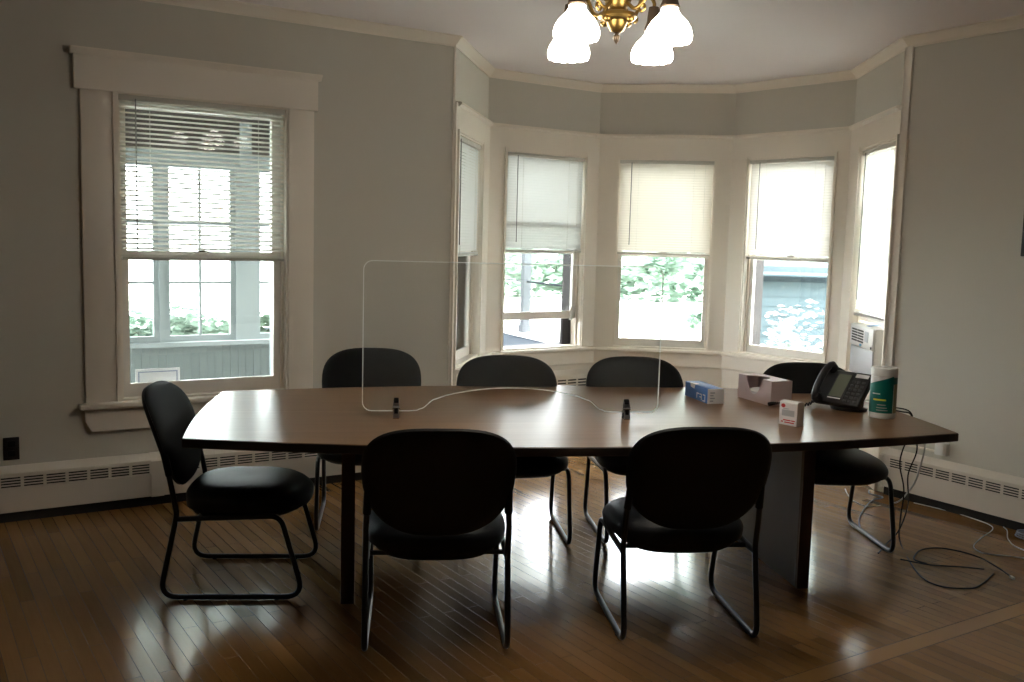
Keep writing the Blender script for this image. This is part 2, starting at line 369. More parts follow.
def ring(g, u0, u1, z0, z1, y0, y1, a, b_, c, d):
    # one connected slab u0..u1 x z0..z1 with a rectangular hole a..b_ x c..d
    O = [(u0, z0), (u1, z0), (u1, z1), (u0, z1)]; I = [(a, c), (b_, c), (b_, d), (a, d)]
    V = [[[g.bm.verts.new((p[0], y, p[1])) for p in P] for P in (O, I)] for y in (y0, y1)]
    for k in range(4):
        k2 = (k+1) % 4
        for L_ in (0, 1): g.bm.faces.new((V[L_][0][k], V[L_][0][k2], V[L_][1][k2], V[L_][1][k]))
        for P in (0, 1): g.bm.faces.new((V[0][P][k], V[0][P][k2], V[1][P][k2], V[1][P][k]))
def wall_boxes(g, u0, u1, z0, z1, y0, y1, hole=None):
    if not hole: g.box(u0, u1, y0, y1, z0, z1); return
    ring(g, u0, u1, z0, z1, y0, y1, *hole)
TH = 0.20
# left wall
LW = (-2.085, -1.125, 0.60, 2.29)
g = G(); wall_boxes(g, -6.4, 0.0, 0, H, 0, TH, LW); struct(g.obj('wall_left', M['wall'], smooth=False), v3(C[0]), AL)
# right wall
g = G(); wall_boxes(g, 0, 8.6, 0, H, 0, TH); struct(g.obj('wall_right', M['wall'], smooth=False), v3(C[5]), AR)
# unseen walls behind the camera, made dark to cut bounced light
g = G(); g.box(0, t_, -TH, 0, 0, H); struct(g.obj('wall_side', M['unseen_dark'], smooth=False), v3(PL), AR)
Lb = (PX-PR).length
g = G(); g.box(-Lb, 0, -TH, 0, 0, H); struct(g.obj('wall_back', M['unseen_dark'], smooth=False), v3(PR), AL)

PAN = []
for i in range(5):
    d = C[i+1]-C[i]; PAN.append((C[i], math.atan2(d.y, d.x), d.length))
HOLES = [(0.06, 0.89), (0.165, 0.968), (0.165, 0.968), (0.165, 0.955), (0.295, 1.135)]
Z0, Z1 = 0.665, 2.25
for i, ((c, a, ln), (h0, h1)) in enumerate(zip(PAN, HOLES)):
    nm = ('wall_bay_left', 'wall_bay_inner_left', 'wall_bay_center', 'wall_bay_inner_right', 'wall_bay_right')[i]
    g = G(); wall_boxes(g, 0, ln, 0, H, 0, TH, (h0, h1, Z0, Z1)); struct(g.obj(nm, M['wall'], smooth=False), v3(c), a)
    # cream wood lining of the bay up to the picture rail
    g = G(); wall_boxes(g, 0, ln, 0, ZR, -0.02, 0.0, (h0, h1, Z0, Z1))
    # moulded stops round the opening
    g.box(h0-0.016, h0+0.004, -0.034, -0.02, Z0, Z1+0.016); g.box(h1-0.004, h1+0.016, -0.034, -0.02, Z0, Z1+0.016); g.box(h0, h1, -0.030, -0.02, Z1, Z1+0.014)
    struct(g.obj('trim_%d' % (i+1), M['trim'], smooth=False), v3(c), a)

# mitred mouldings swept along the walls
def sweep(name, pl, prof, mat):
    g = G(); n = len(pl); rings = []
    for i, p in enumerate(pl):
        ns = []
        if i > 0: t = (pl[i]-pl[i-1]).normalized(); ns.append(Vector((t.y, -t.x)))
        if i < n-1: t = (pl[i+1]-pl[i]).normalized(); ns.append(Vector((t.y, -t.x)))
        o = ns[0] if len(ns) == 1 else (ns[0]+ns[1])/(1+ns[0].dot(ns[1]))
        rings.append([g.bm.verts.new((p.x+o.x*d, p.y+o.y*d, z)) for d, z in prof])
    k = len(prof)
    for i in range(n-1):
        for j in range(k): g.bm.faces.new((rings[i][j], rings[i][(j+1) % k], rings[i+1][(j+1) % k], rings[i+1][j]))
    g.bm.faces.new(rings[0]); g.bm.faces.new(list(reversed(rings[-1])))
    return struct(g.obj(name, mat, smooth=False))
full = [PL] + C + [PR]
sweep('trim_6', full, [(0, H-0.064), (0.008, H-0.064), (0.012, H-0.052), (0.045, H-0.014), (0.052, H-0.010), (0.052, H), (0, H)], M['trim'])
BAY = [C[0]+(C[1]-C[0]).normalized()*0.05] + C[1:5] + [C[5]-(C[5]-C[4]).normalized()*0.03]
sweep('trim_7', BAY, [(0, ZR-0.02), (0.024, ZR-0.02), (0.045, ZR-0.006), (0.045, ZR+0.008), (0, ZR+0.014)], M['trim'])
sweep('trim_8', BAY, [(0.0, Z0-0.03), (0.072, Z0-0.03), (0.078, Z0-0.022), (0.078, Z0-0.008), (0.072, Z0), (0.0, Z0)], M['trim'])
sweep('trim_9', BAY, [(0.0, 0.515), (0.036, 0.515), (0.044, 0.53), (0.044, Z0-0.03), (0.0, Z0-0.03)], M['trim'])
sweep('baseboard_bay', C, [(0.0, 0.0), (0.035, 0.0), (0.035, 0.13), (0.028, 0.15), (0.0, 0.15)], M['trim'])
# corner board where the bay meets the right wall
g = G(); g.box(-0.012, 0.036, -0.014, 0.0, 0, H-0.06); g.box(-0.018, -0.002, -0.014, 0.05, 0, H-0.06)
struct(g.obj('trim_10', M['trim'], smooth=False), v3(C[5]), AR)
g = G(); g.box(-0.007, 0.007, -0.006, 0.01, 0.3, H-0.064); struct(g.obj('trim_11', M['trim'], smooth=False), v3(C[0]), AL)

# ------------------------------------------------------------------ windows
def sash(g, u0, u1, z0, z1, y0, y1, st, rb, rtp):
    ring(g, u0, u1, z0, z1, y0, y1, u0+st, u1-st, z0+rb, z1-rtp)
def make_window(num, c, a, u0, u1, z0, z1, raised=0.0, mid=None, st=0.042, jamb='brown_jamb', rb=0.062):
    root = bpy.data.objects.new('window_%d' % num, None); COL.objects.link(root); struct(root, v3(c), a)
    mid = mid or (z0+z1)/2
    g = G(); t = 0.012
    ring(g, u0, u1, z0, z1, -0.02, 0.115, u0+t, u1-t, z0+t, z1-t); fr_ = g.obj('window_frame', M['trim'], root, smooth=False)
    for q0, q1 in ((u0+t, u0+t+0.014), (u1-t-0.014, u1-t)):
        g = G(); g.box(q0, q1, 0.028, 0.046, z0+t, z1-t); g.obj('stop_bead', M['trim'], fr_, smooth=False)
    g = G(); t2 = 0.03
    ring(g, u0, u1, z0, z1, 0.115, TH+0.03, u0+t2, u1-t2, z0+0.012, z1-t2)
    g.obj('outer_jamb', M[jamb], root, smooth=False)
    s0, s1 = u0+t+0.001, u1-t-0.001; hgt = mid-z0
    zb = z0+t+raised
    g = G(); sash(g, s0, s1, zb, zb+hgt, 0.048, 0.080, st, rb, 0.035); lo = g.obj('lower_sash', M['sash_paint'], root, smooth=False)
    g = G(); g.box(s0+st, s1-st, 0.062, 0.066, zb+rb, zb+hgt-0.035); g.obj('pane', M['glass'], lo, smooth=False)
    g = G(); sash(g, s0, s1, mid-0.02, z1-t, 0.082, 0.112, st, 0.035, 0.05); us = g.obj('upper_sash', M['sash_paint'], root, smooth=False)
    g = G(); g.box(s0+st, s1-st, 0.095, 0.099, mid+0.015, z1-t-0.05); g.obj('pane', M['glass'], us, smooth=False)
    g = G(); um = (u0+u1)/2; zl = zb+hgt
    g.box(um-0.03, um+0.03, 0.05, 0.078, zl, zl+0.008); g.lathe([(0.012, 0), (0.012, 0.014), (0.004, 0.018)], 12, (um, 0.064, zl+0.008)); g.box(um-0.004, um+0.034, 0.058, 0.07, zl+0.012, zl+0.02)
    g.obj('sash_lock', M['bronze'], root)
    return root
raise_ = [0.0, 0.225, 0.0, 0.0, 0.36]
for i in range(5):
    w = make_window(i+2, PAN[i][0], PAN[i][1], HOLES[i][0], HOLES[i][1], Z0, Z1, raised=raise_[i], mid=1.46)
    if i == 1:   # small white catch on the raised sash
        h1 = HOLES[i][1]
        g = G(); g.box(h1-0.085, h1-0.06, 0.03, 0.048, 0.89, 1.0, 0.004); g.box(h1-0.08, h1-0.04, 0.022, 0.04, 0.985, 1.0, 0.003); g.obj('latch', M['white_plastic'], w)
        g = G(); g.box(h1-0.10, h1-0.055, 0.118, 0.15, Z0+0.012, 0.90); g.box(h1-0.055, h1-0.03, 0.118, 0.17, Z0+0.012, 0.93); g.obj('storm_track', M['brown_jamb'], w, smooth=False)
make_window(1, C[0], AL, LW[0], LW[1], LW[2], LW[3], mid=1.42, st=0.052, jamb='porch_blue', rb=0.075)

# casing of the left window
g = G(); yo = -0.024
g.box(-2.265, -2.085, yo, 0, 0.60, 2.285, 0.003); g.box(-1.125, -0.965, yo, 0, 0.60, 2.285, 0.003)
g.box(-2.105, -2.085, yo-0.010, yo, 0.60, 2.285); g.box(-1.125, -1.105, yo-0.010, yo, 0.60, 2.285)
struct(g.obj('trim_12', M['trim']), v3(C[0]), AL)
g = G(); g.box(-2.295, -0.945, -0.034, 0, 2.285, 2.462, 0.002)
g.prism([(0, 2.462), (-0.040, 2.462), (-0.046, 2.472), (-0.062, 2.488), (-0.062, 2.497), (0, 2.497)], -2.312, -0.928, axis='x')
struct(g.obj('trim_13', M['trim'], smooth=False), v3(C[0]), AL)
g = G(); g.box(-2.302, -0.93, -0.075, 0.0, 0.572, 0.602, 0.008, 3); struct(g.obj('trim_14', M['trim']), v3(C[0]), AL)
g = G(); g.prism([(-2.270, 0.572), (-2.270, 0.50), (-2.238, 0.444), (-0.995, 0.444), (-0.962, 0.50), (-0.962, 0.572)], -0.030, 0.0, axis='y'); struct(g.obj('trim_15', M['trim'], smooth=False), v3(C[0]), AL)

# ------------------------------------------------------------------ blinds
def make_blind(c, a, u0, u1, zt, zb, y, tilt, pitch, label, mat, loose=0, wand_u=0.12, wand_len=None):
    root = thing('window_blind', label, 'blind', v3(c), a, 'horizontal slat blinds')
    g = G(); g.box(u0, u1, y-0.016, y+0.016, zt-0.028, zt, 0.002); g.obj('headrail', M['rail'], root)
    g = G(); n = int((zt-0.04-zb-0.02)/pitch); w = 0.0128
    ct, st_ = math.cos(tilt), math.sin(tilt)
    zs = [zt-0.042-k*pitch for k in range(n)]
    zz = zs[:]
    for z in zz:
        rows = []
        for s in (-1, -0.33, 0.33, 1):
            cam_ = 0.0022*(1-s*s); dy, dz = s*w*ct + cam_*st_, s*w*st_ + cam_*ct
            rows.append((g.bm.verts.new((u0+0.006, y+dy, z+dz)), g.bm.verts.new((u1-0.006, y+dy, z+dz))))
        for k in range(3): g.bm.faces.new((rows[k][0], rows[k][1], rows[k+1][1], rows[k+1][0]))
    for k in range(3): g.box(u0+0.006, u1-0.006, y-0.0125, y+0.0125, zb+0.0185+0.004*k, zb+0.0205+0.004*k)
    g.obj('slats', M[mat], root)
    g = G(); g.box(u0+0.003, u1-0.003, y-0.012, y+0.012, zb, zb+0.016, 0.003)
    g.obj('bottom_rail', M['rail'], root)
    g = G(); wl = wand_len or (zt-zb)*0.9
    g.tube([(u0+wand_u, y-0.022, zt-0.02), (u0+wand_u, y-0.024, zt-wl)], 0.0035, 6); g.obj('wand', M['wand'], root)
    for uu in (u0+0.16, u1-0.16):
        g = G(); g.tube([(uu, y-0.014, zt-0.02), (uu, y-0.014, zb+0.01)], 0.0012, 5); g.obj('ladder_cord', M['cord'], root)
    g = G(); g.tube([(u1-0.07, y-0.020, zt-0.02), (u1-0.07, y-0.022, zt-wl*0.8)], 0.0015, 5); g.obj('pull_cord', M['cord'], root)
    return root
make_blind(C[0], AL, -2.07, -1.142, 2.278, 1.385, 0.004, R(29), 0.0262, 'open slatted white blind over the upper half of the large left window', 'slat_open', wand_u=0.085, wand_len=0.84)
BL = ['narrow closed blind in the bay window nearest the left wall corner', 'closed pale blind in the bay window with the raised sash, second from left',
      'closed warm-toned blind in the centre bay window with trees below it', 'bright closed blind in the bay window facing the blue-grey house', 'longest glowing blind, hanging down to the air conditioner']
zbs = [1.425, 1.455, 1.455, 1.445, 1.075]
for i in range(5):
    make_blind(PAN[i][0], PAN[i][1], HOLES[i][0]+0.014, HOLES[i][1]-0.014, 2.236, zbs[i], 0.006, R(66), 0.0212, BL[i], ('slat_shaded', 'slat_shaded', 'slat_warm_lit', 'slat_lit', 'slat_sunlit')[i], wand_u=0.10)

# ------------------------------------------------------------------ baseboard heaters
def make_heater(name, c, a, u0, u1, label, groups, first, pitch=0.1065, joints=()):
    root = thing(name, label, 'heater', v3(c), a, 'baseboard heaters')
    D0, top = 0.068, 0.292
    prof = [(-0.0, 0.055), (-D0, 0.055), (-D0, 0.182), (-D0+0.004, 0.184), (-D0+0.004, 0.248), (-D0+0.002, 0.250), (-D0+0.004, 0.262), (-0.012, top), (0, top)]
    g = G(); g.prism(prof, u0, u1, axis='x'); g.obj('cover', M['heater'], root, smooth=False)
    # perforated grille strips between the joint covers, each one connected plate
    segs = []; cuts = sorted(joints); lo = first
    for jn in cuts: segs.append((lo, jn-0.035)); lo = jn+0.035
    segs.append((lo, min(u1-0.02, first+groups*pitch)))
    for s0, s1 in segs:
        n = max(1, round((s1-s0)/pitch)); w = (s1-s0)/n
        xs = [s0]
        for k in range(n): xs += [s0+k*w+0.008, s0+(k+1)*w-0.008]
        xs.append(s1)
        zs = [0.184]
        for q in range(4): zs += [0.1895+q*0.0148, 0.1975+q*0.0148]
        zs.append(0.248)
        g = G(); y0, y1 = -D0-0.0015, -D0+0.0025
        V = {}
        def vv(i, k, y, V=V, g=g, xs=xs, zs=zs):
            key = (i, k, y)
            if key not in V: V[key] = g.bm.verts.new((xs[i], y, zs[k]))
            return V[key]
        hole = lambda i, k: (0 <= i < len(xs)-1 and 0 <= k < len(zs)-1) and (i % 2 == 1 and k % 2 == 1)
        solid = lambda i, k: (0 <= i < len(xs)-1 and 0 <= k < len(zs)-1) and not hole(i, k)
        for i in range(len(xs)-1):
            for k in range(len(zs)-1):
                if not solid(i, k): continue
                for y in (y0, y1): g.bm.faces.new((vv(i, k, y), vv(i+1, k, y), vv(i+1, k+1, y), vv(i, k+1, y)))
                if not solid(i-1, k): g.bm.faces.new((vv(i, k, y0), vv(i, k+1, y0), vv(i, k+1, y1), vv(i, k, y1)))
                if not solid(i+1, k): g.bm.faces.new((vv(i+1, k, y0), vv(i+1, k+1, y0), vv(i+1, k+1, y1), vv(i+1, k, y1)))
                if not solid(i, k-1): g.bm.faces.new((vv(i, k, y0), vv(i+1, k, y0), vv(i+1, k, y1), vv(i, k, y1)))
                if not solid(i, k+1): g.bm.faces.new((vv(i, k+1, y0), vv(i+1, k+1, y0), vv(i+1, k+1, y1), vv(i, k+1, y1)))
        g.obj('grille', M['heater'], root, smooth=False)
        g = G(); g.box(s0+0.004, s1-0.004, -D0+0.0026, -D0+0.0038, 0.186, 0.246); g.obj('slot_backing', M['slot'], root, smooth=False)
    for u in (u0, u1):
        g = G(); g.prism([(p[0]-0.002 if p[0] < 0 else 0, p[1]) for p in [(0, 0.05), (-D0-0.002, 0.05), (-D0-0.002, 0.25), (-0.012, top+0.003), (0, top+0.003)]], u-0.012, u+0.012, axis='x'); g.obj('end_cap', M['heater'], root, smooth=False)
    for jn in joints:
        g = G(); g.prism([(0, 0.052), (-D0-0.003, 0.052), (-D0-0.003, 0.256), (-0.012, top+0.003), (0, top+0.003)], jn-0.035, jn+0.035, axis='x'); g.obj('joint_cover', M['heater'], root, smooth=False)
    g = G(); g.box(u0+0.02, u1-0.02, -0.05, 0.0, 0.0, 0.054); g.obj('toe_recess', M['slot'], root, smooth=False)
    return root
make_heater('baseboard_heater', C[0], AL, -4.6, -0.30, 'long cream baseboard heater along the wall under the large left window', 40, -4.6+0.055, joints=(-1.905,))
make_heater('baseboard_heater', C[5], AR, 0.045, 4.5, 'cream baseboard heater along the right wall behind the tangled cables', 40, 0.10)
# the bay's own heater under the second window
c, a, ln = PAN[1]
root = make_heater('baseboard_heater', c, a, 0.10, ln-0.08, 'white heater in the bay, seen just above the table between two chairs', 8, 0.16)
root.scale = (1, 1, 1.66)

# ------------------------------------------------------------------ table
TC = Vector((0.268, 4.600)); TA = R(9.23)
LT, WE, BU, EB = 3.342, 1.174, 0.227, 0.028
def table_outline(off=0.0):
    pts = []; n = 28
    half = lambda u: WE/2 + BU*(1-(2*u/LT)**2)
    for k in range(n+1): u = -LT/2+LT*k/n; pts.append((u, -half(u)))
    for k in range(1, 12): t = -WE/2+WE*k/12; pts.append((LT/2+EB*(1-(2*t/WE)**2), t))
    for k in range(n+1): u = LT/2-LT*k/n; pts.append((u, half(u)))
    for k in range(1, 12): t = WE/2-WE*k/12; pts.append((-LT/2-EB*(1-(2*t/WE)**2), t))
    if off:
        out = []; N_ = len(pts)
        for i in range(N_):
            p, q = Vector(pts[i-1]), Vector(pts[(i+1) % N_]); t = (q-p).normalized(); nrm = Vector((-t.y, t.x)); v = Vector(pts[i])+nrm*off; out.append((v.x, v.y))
        return out
    return pts
table = thing('conference_table', 'long boat-shaped brown wood conference table on two panel legs', 'table', v3(TC), TA)
g = G(); g.prism(table_outline(0.003), 0.703, 0.7400); g.obj('tabletop', M['table'], table, smooth=False)
g = G(); o_, i_ = table_outline(0.0), table_outline(0.0031); n = len(o_)
A = [[g.bm.verts.new((p[0], p[1], z)) for p in pp] for pp, z in ((i_, 0.7385), (o_, 0.7365), (o_, 0.705), (i_, 0.702))]
for j in range(4):
    for k in range(n): g.bm.faces.new((A[j][k], A[j][(k+1) % n], A[(j+1) % 4][(k+1) % n], A[(j+1) % 4][k]))
g.obj('edge_band', M['top_edge'], table)
for s in (-1, 1):
    u = s*1.025
    g = G(); g.box(u-0.026, u+0.026, -0.45, 0.45, 0.0, 0.703); leg = g.obj('leg', M['grey_lam'], table, smooth=False)
    for t in (-1, 1):
        g = G(); g.box(u-0.028, u+0.028, t*0.462-0.012, t*0.462+0.012, 0.0, 0.703); g.obj('edge_trim', M['edge'], leg, smooth=False)

# ------------------------------------------------------------------ chairs
def make_chair(label):
    root = thing('guest_chair', label, 'chair', (0, 0, 0), 0, 'black sled-base chairs around the table')
    hw, r = 0.266, 0.0115
    for s in (-1, 1):
        x = s*hw
        path = [(x*0.965, -0.276, 0.64), (x, -0.242, 0.48), (x, -0.222, 0.37), (x, -0.298, 0.0135), (x, 0.305, 0.0135), (x, 0.205, 0.366), (x*0.995, -0.222, 0.350)]
        pts = fillet(path, [0, 0.2, 0.10, 0.065, 0.065, 0.06, 0], 7)
        g = G(); g.tube(pts, r, 12); fr = g.obj('side_frame', M['tube'], root)
        for y in (-0.19, 0.19):
            g = G(); g.lathe([(0.010, 0.0), (0.011, 0.003), (0.009, 0.006)], 10, (x, y, 0.0)); g.obj('glide', M['shell'], fr)
    for y, z in ((-0.14, 0.349), (0.13, 0.362)):
        g = G(); g.tube([(-hw, y, z), (hw, y, z)], 0.010, 8); g.obj('crossbar', M['tube'], root)
    # seat: deep padded cushion with a waterfall front
    def ol(th, wx=0.278, wy=0.256, e=0.66):
        c_, s_ = math.cos(th), math.sin(th)
        x = wx*math.copysign(abs(c_)**e, c_); y = wy*math.copysign(abs(s_)**e, s_)
        x *= 1.0 + 0.05*(y/wy)
        if y > 0: y += 0.025*(1-(x/wx)**2)
        return x, y
    def ftop(r_, x, y): return 0.064*(1-r_**5)**0.6 + 0.014*(1-(x/0.3)**2) - (0.030*max(0, y/0.3)**2) + (-0.012*(1-r_))
    g = G(); g.cushion(ol, lambda r_, x, y: 0.408+ftop(r_, x, y), lambda r_, x, y: 0.402-0.024-0.010*(1-r_**4), 56, 10, fn=lambda q: q+Vector((0, 0.026, 0.0))); g.obj('seat', M['vinyl'], root)
    g = G(); g.cushion(lambda th: tuple(0.95*v for v in ol(th)), lambda r_, x, y: 0.388, lambda r_, x, y: 0.388-(0.064-0.05*y)*(1-r_**6)**0.6 - 0.001, 48, 8, fn=lambda q: q+Vector((0, 0.026, 0.0))); g.obj('seat_shell', M['shell'], root)
    # backrest
    def bo(th):
        c_, s_ = math.cos(th), math.sin(th)
        x = 0.280*math.copysign(abs(c_)**0.70, c_); y = (0.205 if s_ > 0 else 0.252)*math.copysign(abs(s_)**(0.74 if s_ > 0 else 0.66), s_)
        if s_ < 0: x *= 1-0.14*(abs(y)/0.252)**1.6
        return x, y
    def place(q):
        x, h, d = q.x, q.y, q.z           # d>0 towards the sitter
        lean = R(18); zc, yc = 0.690, -0.316
        d2 = d + 0.022*(x/0.27)**2 - 0.020*(h/0.2)**2*(1 if h > 0 else 0.2)
        return Vector((x, yc - h*math.sin(lean) + d2*math.cos(lean), zc + h*math.cos(lean) + d2*math.sin(lean)))
    g = G(); g.cushion(bo, lambda r_, x, y: 0.042*(1-r_**5)**0.55+0.002, lambda r_, x, y: 0.0, 56, 9, fn=place); g.obj('backrest', M['fabric'], root)
    g = G(); g.cushion(lambda th: tuple(1.012*v for v in bo(th)), lambda r_, x, y: 0.004, lambda r_, x, y: -0.026*(1-r_**6)**0.55, 56, 8, fn=place); g.obj('back_shell', M['shell'], root)
    for s in (-1, 1):
        g = G(); g.tube([(s*hw*0.985, -0.252, 0.535), (s*hw*0.965, -0.276, 0.638)], 0.0155, 10); g.obj('sleeve', M['shell'], root)
    return root
CH = [
 ((-1.182, 4.245), R(4.3-90), 'black chair at the left end of the table, turned side-on, seat fully visible'),
 ((-0.283, 3.765), R(6.0), 'left one of the two near chairs seen from behind, by the left table leg'),
 ((0.693, 3.93), R(6.5), 'right of the two near chairs, back to the camera, beside the right table leg'),
 ((-0.765, 5.24), R(180+7), 'far-side chair nearest the large window, its back against plain wall'),
 ((0.018, 5.05), R(180+7.5), 'far-side chair whose back shows behind the middle of the clear screen, beside the bay heater'),
 ((0.740, 5.15), R(180+7), 'far-side chair between the clear screen edge and the blue box'),
 ((1.682, 5.075), R(180+3), 'far-side chair partly hidden by the pink box and desk phone, legs among cables'),
]
ch0 = make_chair(CH[0][2])
for i, (p, rz, lab) in enumerate(CH):
    o = ch0 if i == 0 else copy_tree(ch0)
    o.location = v3(p); o.rotation_euler = (0, 0, rz); o['label'] = lab
    if i >= 3: o.scale = (1, 1, 1.022)

# ------------------------------------------------------------------ clear screen on the table
SA = math.atan2(0.1233, 1.0478); SCR = Vector((-0.51206, 4.30138)) - 0.152*Vector((math.cos(SA), math.sin(SA)))
sc_ = thing('sneeze_guard', 'clear acrylic table screen with rounded corners standing across the table', 'screen', (SCR.x, SCR.y, 0.771), SA)
def sneeze_outline():
    W_, Ht, r = 1.357, 0.674, 0.042; pts = []
    def arc(cx, cz, a0, a1, rr=r, n=6):
        for k in range(n+1): t = R(a0+(a1-a0)*k/n); pts.append((cx+rr*math.cos(t), cz+rr*math.sin(t)))
    arc(r, r, 180, 270)
    pts.extend([(0.21, 0), (0.245, 0.003)])
    for k in range(9): t = k/8; pts.append((0.260+0.07*t, 0.010+0.045*(3*t*t-2*t**3)))
    for k in range(1, 16): t = k/16; pts.append((0.330+0.690*t, 0.055+0.053*math.sin(math.pi*t)**0.73))
    for k in range(9): t = k/8; pts.append((1.020+0.07*t, 0.055-0.045*(3*t*t-2*t**3)))
    pts.extend([(1.105, 0.003), (1.14, 0)])
    arc(W_-r, r, 270, 360); arc(W_-r, Ht-r, 0, 90); arc(r, Ht-r, 90, 180)
    return pts
so = sneeze_outline()
g = G(); g.prism(so, -0.0022, 0.0022, axis='y'); g.obj('clear_panel', M['acrylic'], sc_, smooth=False)
g = G(); n = len(so)
A = [[g.bm.verts.new((p[0], y, p[1])) for p in so] for y in (-0.0027, 0.0027)]
ins = []
for i in range(n):
    p, q = Vector(so[i-1]), Vector(so[(i+1) % n]); t = (q-p).normalized(); nn = Vector((-t.y, t.x)); v = Vector(so[i])+nn*0.0042; ins.append((v.x, v.y))
Bq = [[g.bm.verts.new((p[0], y, p[1])) for p in ins] for y in (-0.0027, 0.0027)]
for k in range(n):
    k2 = (k+1) % n
    g.bm.faces.new((A[0][k], A[0][k2], A[1][k2], A[1][k])); g.bm.faces.new((Bq[0][k], Bq[0][k2], A[0][k2], A[0][k])); g.bm.faces.new((A[1][k], A[1][k2], Bq[1][k2], Bq[1][k]))
g.obj('polished_edge', M['acrylic_edge'], sc_, smooth=False)
# spring clamps holding it
def make_clamp(label):
    root = thing('spring_clamp', label, 'clamp', (0, 0, 0), 0, 'chrome clamps on the screen')
    for s in (-1, 1):
        g = G(); w = 0.0135
        pr = [(s*0.0120, 0.0), (s*0.0240, 0.0), (s*0.0260, 0.005), (s*0.0170, 0.030), (s*0.0125, 0.046), (s*0.0105, 0.066), (s*0.0065, 0.080), (s*0.0030, 0.080), (s*0.0060, 0.064), (s*0.0080, 0.046), (s*0.0105, 0.030), (s*0.0150, 0.010)]
        g.prism(pr, -w, w, axis='x'); g.obj('handle', M['chrome'], root)
        g = G(); g.prism([(s*0.0029, 0.062), (s*0.0060, 0.058), (s*0.0095, 0.070), (s*0.0090, 0.086), (s*0.0060, 0.0915), (s*0.0029, 0.088)], -0.0105, 0.0105, axis='x'); g.obj('jaw_pad', M['shell'], root)
        g = G(); g.box(-0.0085, 0.0085, s*0.0165-0.004, s*0.0165+0.004, 0.022, 0.046, 0.002); g.obj('insert', M['shell'], root)
    g = G(); g.tube([(-0.0165, -0.013, 0.050), (0.0165, -0.013, 0.050)], 0.0055, 10); g.obj('spring', M['chrome'], root)
    return root
cl = make_clamp('chrome spring clamp gripping the left foot of the clear screen')
cl2 = copy_tree(cl); cl2['label'] = 'chrome spring clamp gripping the right foot of the clear screen'
for o, u, rz in ((cl, 0.152, 0.0), (cl2, 1.206, R(3))):
    q = SCR + Vector((math.cos(SA), math.sin(SA)))*u
    o.location = (q.x, q.y, 0.7402); o.rotation_euler = (0, 0, SA+rz)

# ------------------------------------------------------------------ things on the table
TZ = 0.7402
# blue glove box: long axis from front corner back to the left
p0, p1 = Vector((1.008, 4.905)), Vector((0.940, 5.183)); a = math.atan2((p0-p1).y, (p0-p1).x)   # local +x towards the camera end
bb = thing('glove_box', 'blue cardboard glove box with white end and torn top edge, beside far chair', 'box', v3(p1, TZ), a)
Lb_, Wb, Hb = (p0-p1).length, 0.088, 0.077
g = G(); g.box(0, Lb_-0.006, 0, Wb, 0, Hb, 0.0015); g.obj('carton', M['blue_card'], bb)
g = G(); g.box(Lb_-0.006, Lb_, 0, Wb, 0, Hb, 0.001); e = g.obj('end_flap', M['white_card'], bb); e['label'] = 'white end of the box'
g = G(); g.prism([(0.075, Hb-0.018), (0.118, Hb-0.022), (0.128, Hb+0.002), (0.068, Hb+0.002)], -0.0015, 0.002, axis='y'); g.prism([(0.068, 0.0), (0.128, 0.0), (0.112, 0.030), (0.082, 0.028)], Hb-0.0005, Hb+0.001); g.obj('torn_tab', M['white_card'], bb, smooth=False)
g = G()
for x0, x1, z0, z1 in ((0.150, 0.156, 0.012, 0.04), (0.156, 0.178, 0.034, 0.04), (0.186, 0.206, 0.034, 0.04), (0.186, 0.206, 0.020, 0.025), (0.206, 0.211, 0.008, 0.04), (0.225, 0.248, 0.036, 0.042), (0.248, 0.254, 0.006, 0.042), (0.225, 0.248, 0.006, 0.011)):
    g.box(x0, x1, -0.0012, 0.0005, z0, z1)
g.obj('printed_marks', M['white_card'], bb, smooth=False)
g = G()
for k in range(4): g.box(Lb_-0.001, Lb_+0.0008, 0.012, 0.03+0.008*(k % 2), 0.012+0.014*k, 0.018+0.014*k)
g.obj('printed_text', M['grey_ink'], bb, smooth=False)
# small flat carton hidden behind the blue box? (not built: nothing of it shows)

# pink dispenser box with scooped opening
p0, p1 = Vector((1.326, 4.893)), Vector((1.224, 5.176)); a = math.atan2((p0-p1).y, (p0-p1).x)
pk = thing('dispenser_box', 'pale pink dispenser box with a scooped opening, in front of the far right chair', 'box', v3(p1, TZ), a)
Lp, Wp, Hp, t = (p0-p1).length, 0.125, 0.126, 0.003
Wp = 0.125
g = G()
cx, rw_ = 0.145, 0.075
scoop = [(0, 0), (Lp, 0), (Lp, Hp)]
for k in range(13):
    s = 1-2*k/12; scoop.append((cx+rw_*s, Hp-0.088*(1-abs(s)**2.4)))
scoop.append((0, Hp))
g.prism(scoop, 0, t, axis='y')                     # front face (towards the room's left)
g.box(0, Lp, Wp-t, Wp, 0, Hp); g.box(0, t, t, Wp-t, 0, Hp); g.box(Lp-t, Lp, t, Wp-t, 0, Hp); g.box(t, Lp-t, t, Wp-t, 0, t)
# top with elliptical cut running to the front
top = [(0, 0), (cx-rw_, 0)]
for k in range(13):
    s = -1+2*k/12; top.append((cx+rw_*s, 0.085*math.sqrt(max(0, 1-s*s))))
top += [(Lp, 0), (Lp, Wp), (0, Wp)]
g.prism(top, Hp-t, Hp)
g.obj('carton', M['pink_card'], pk, smooth=False)
g = G(); g.box(0.02, Lp-0.02, 0.012, Wp-0.02, 0.004, 0.05); 
g.cushion(lambda th: (0.10*math.cos(th), 0.042*math.sin(th)), lambda r_, x, y: 0.03*(1-r_**2)+0.008*math.sin(40*x)*math.cos(31*y), lambda r_, x, y: -0.005, 24, 5, fn=lambda q: q+Vector((cx, 0.060, 0.05)))
tl = g.obj('tissue', M['white_card'], pk); tl['label'] = 'white tissue showing in the opening'

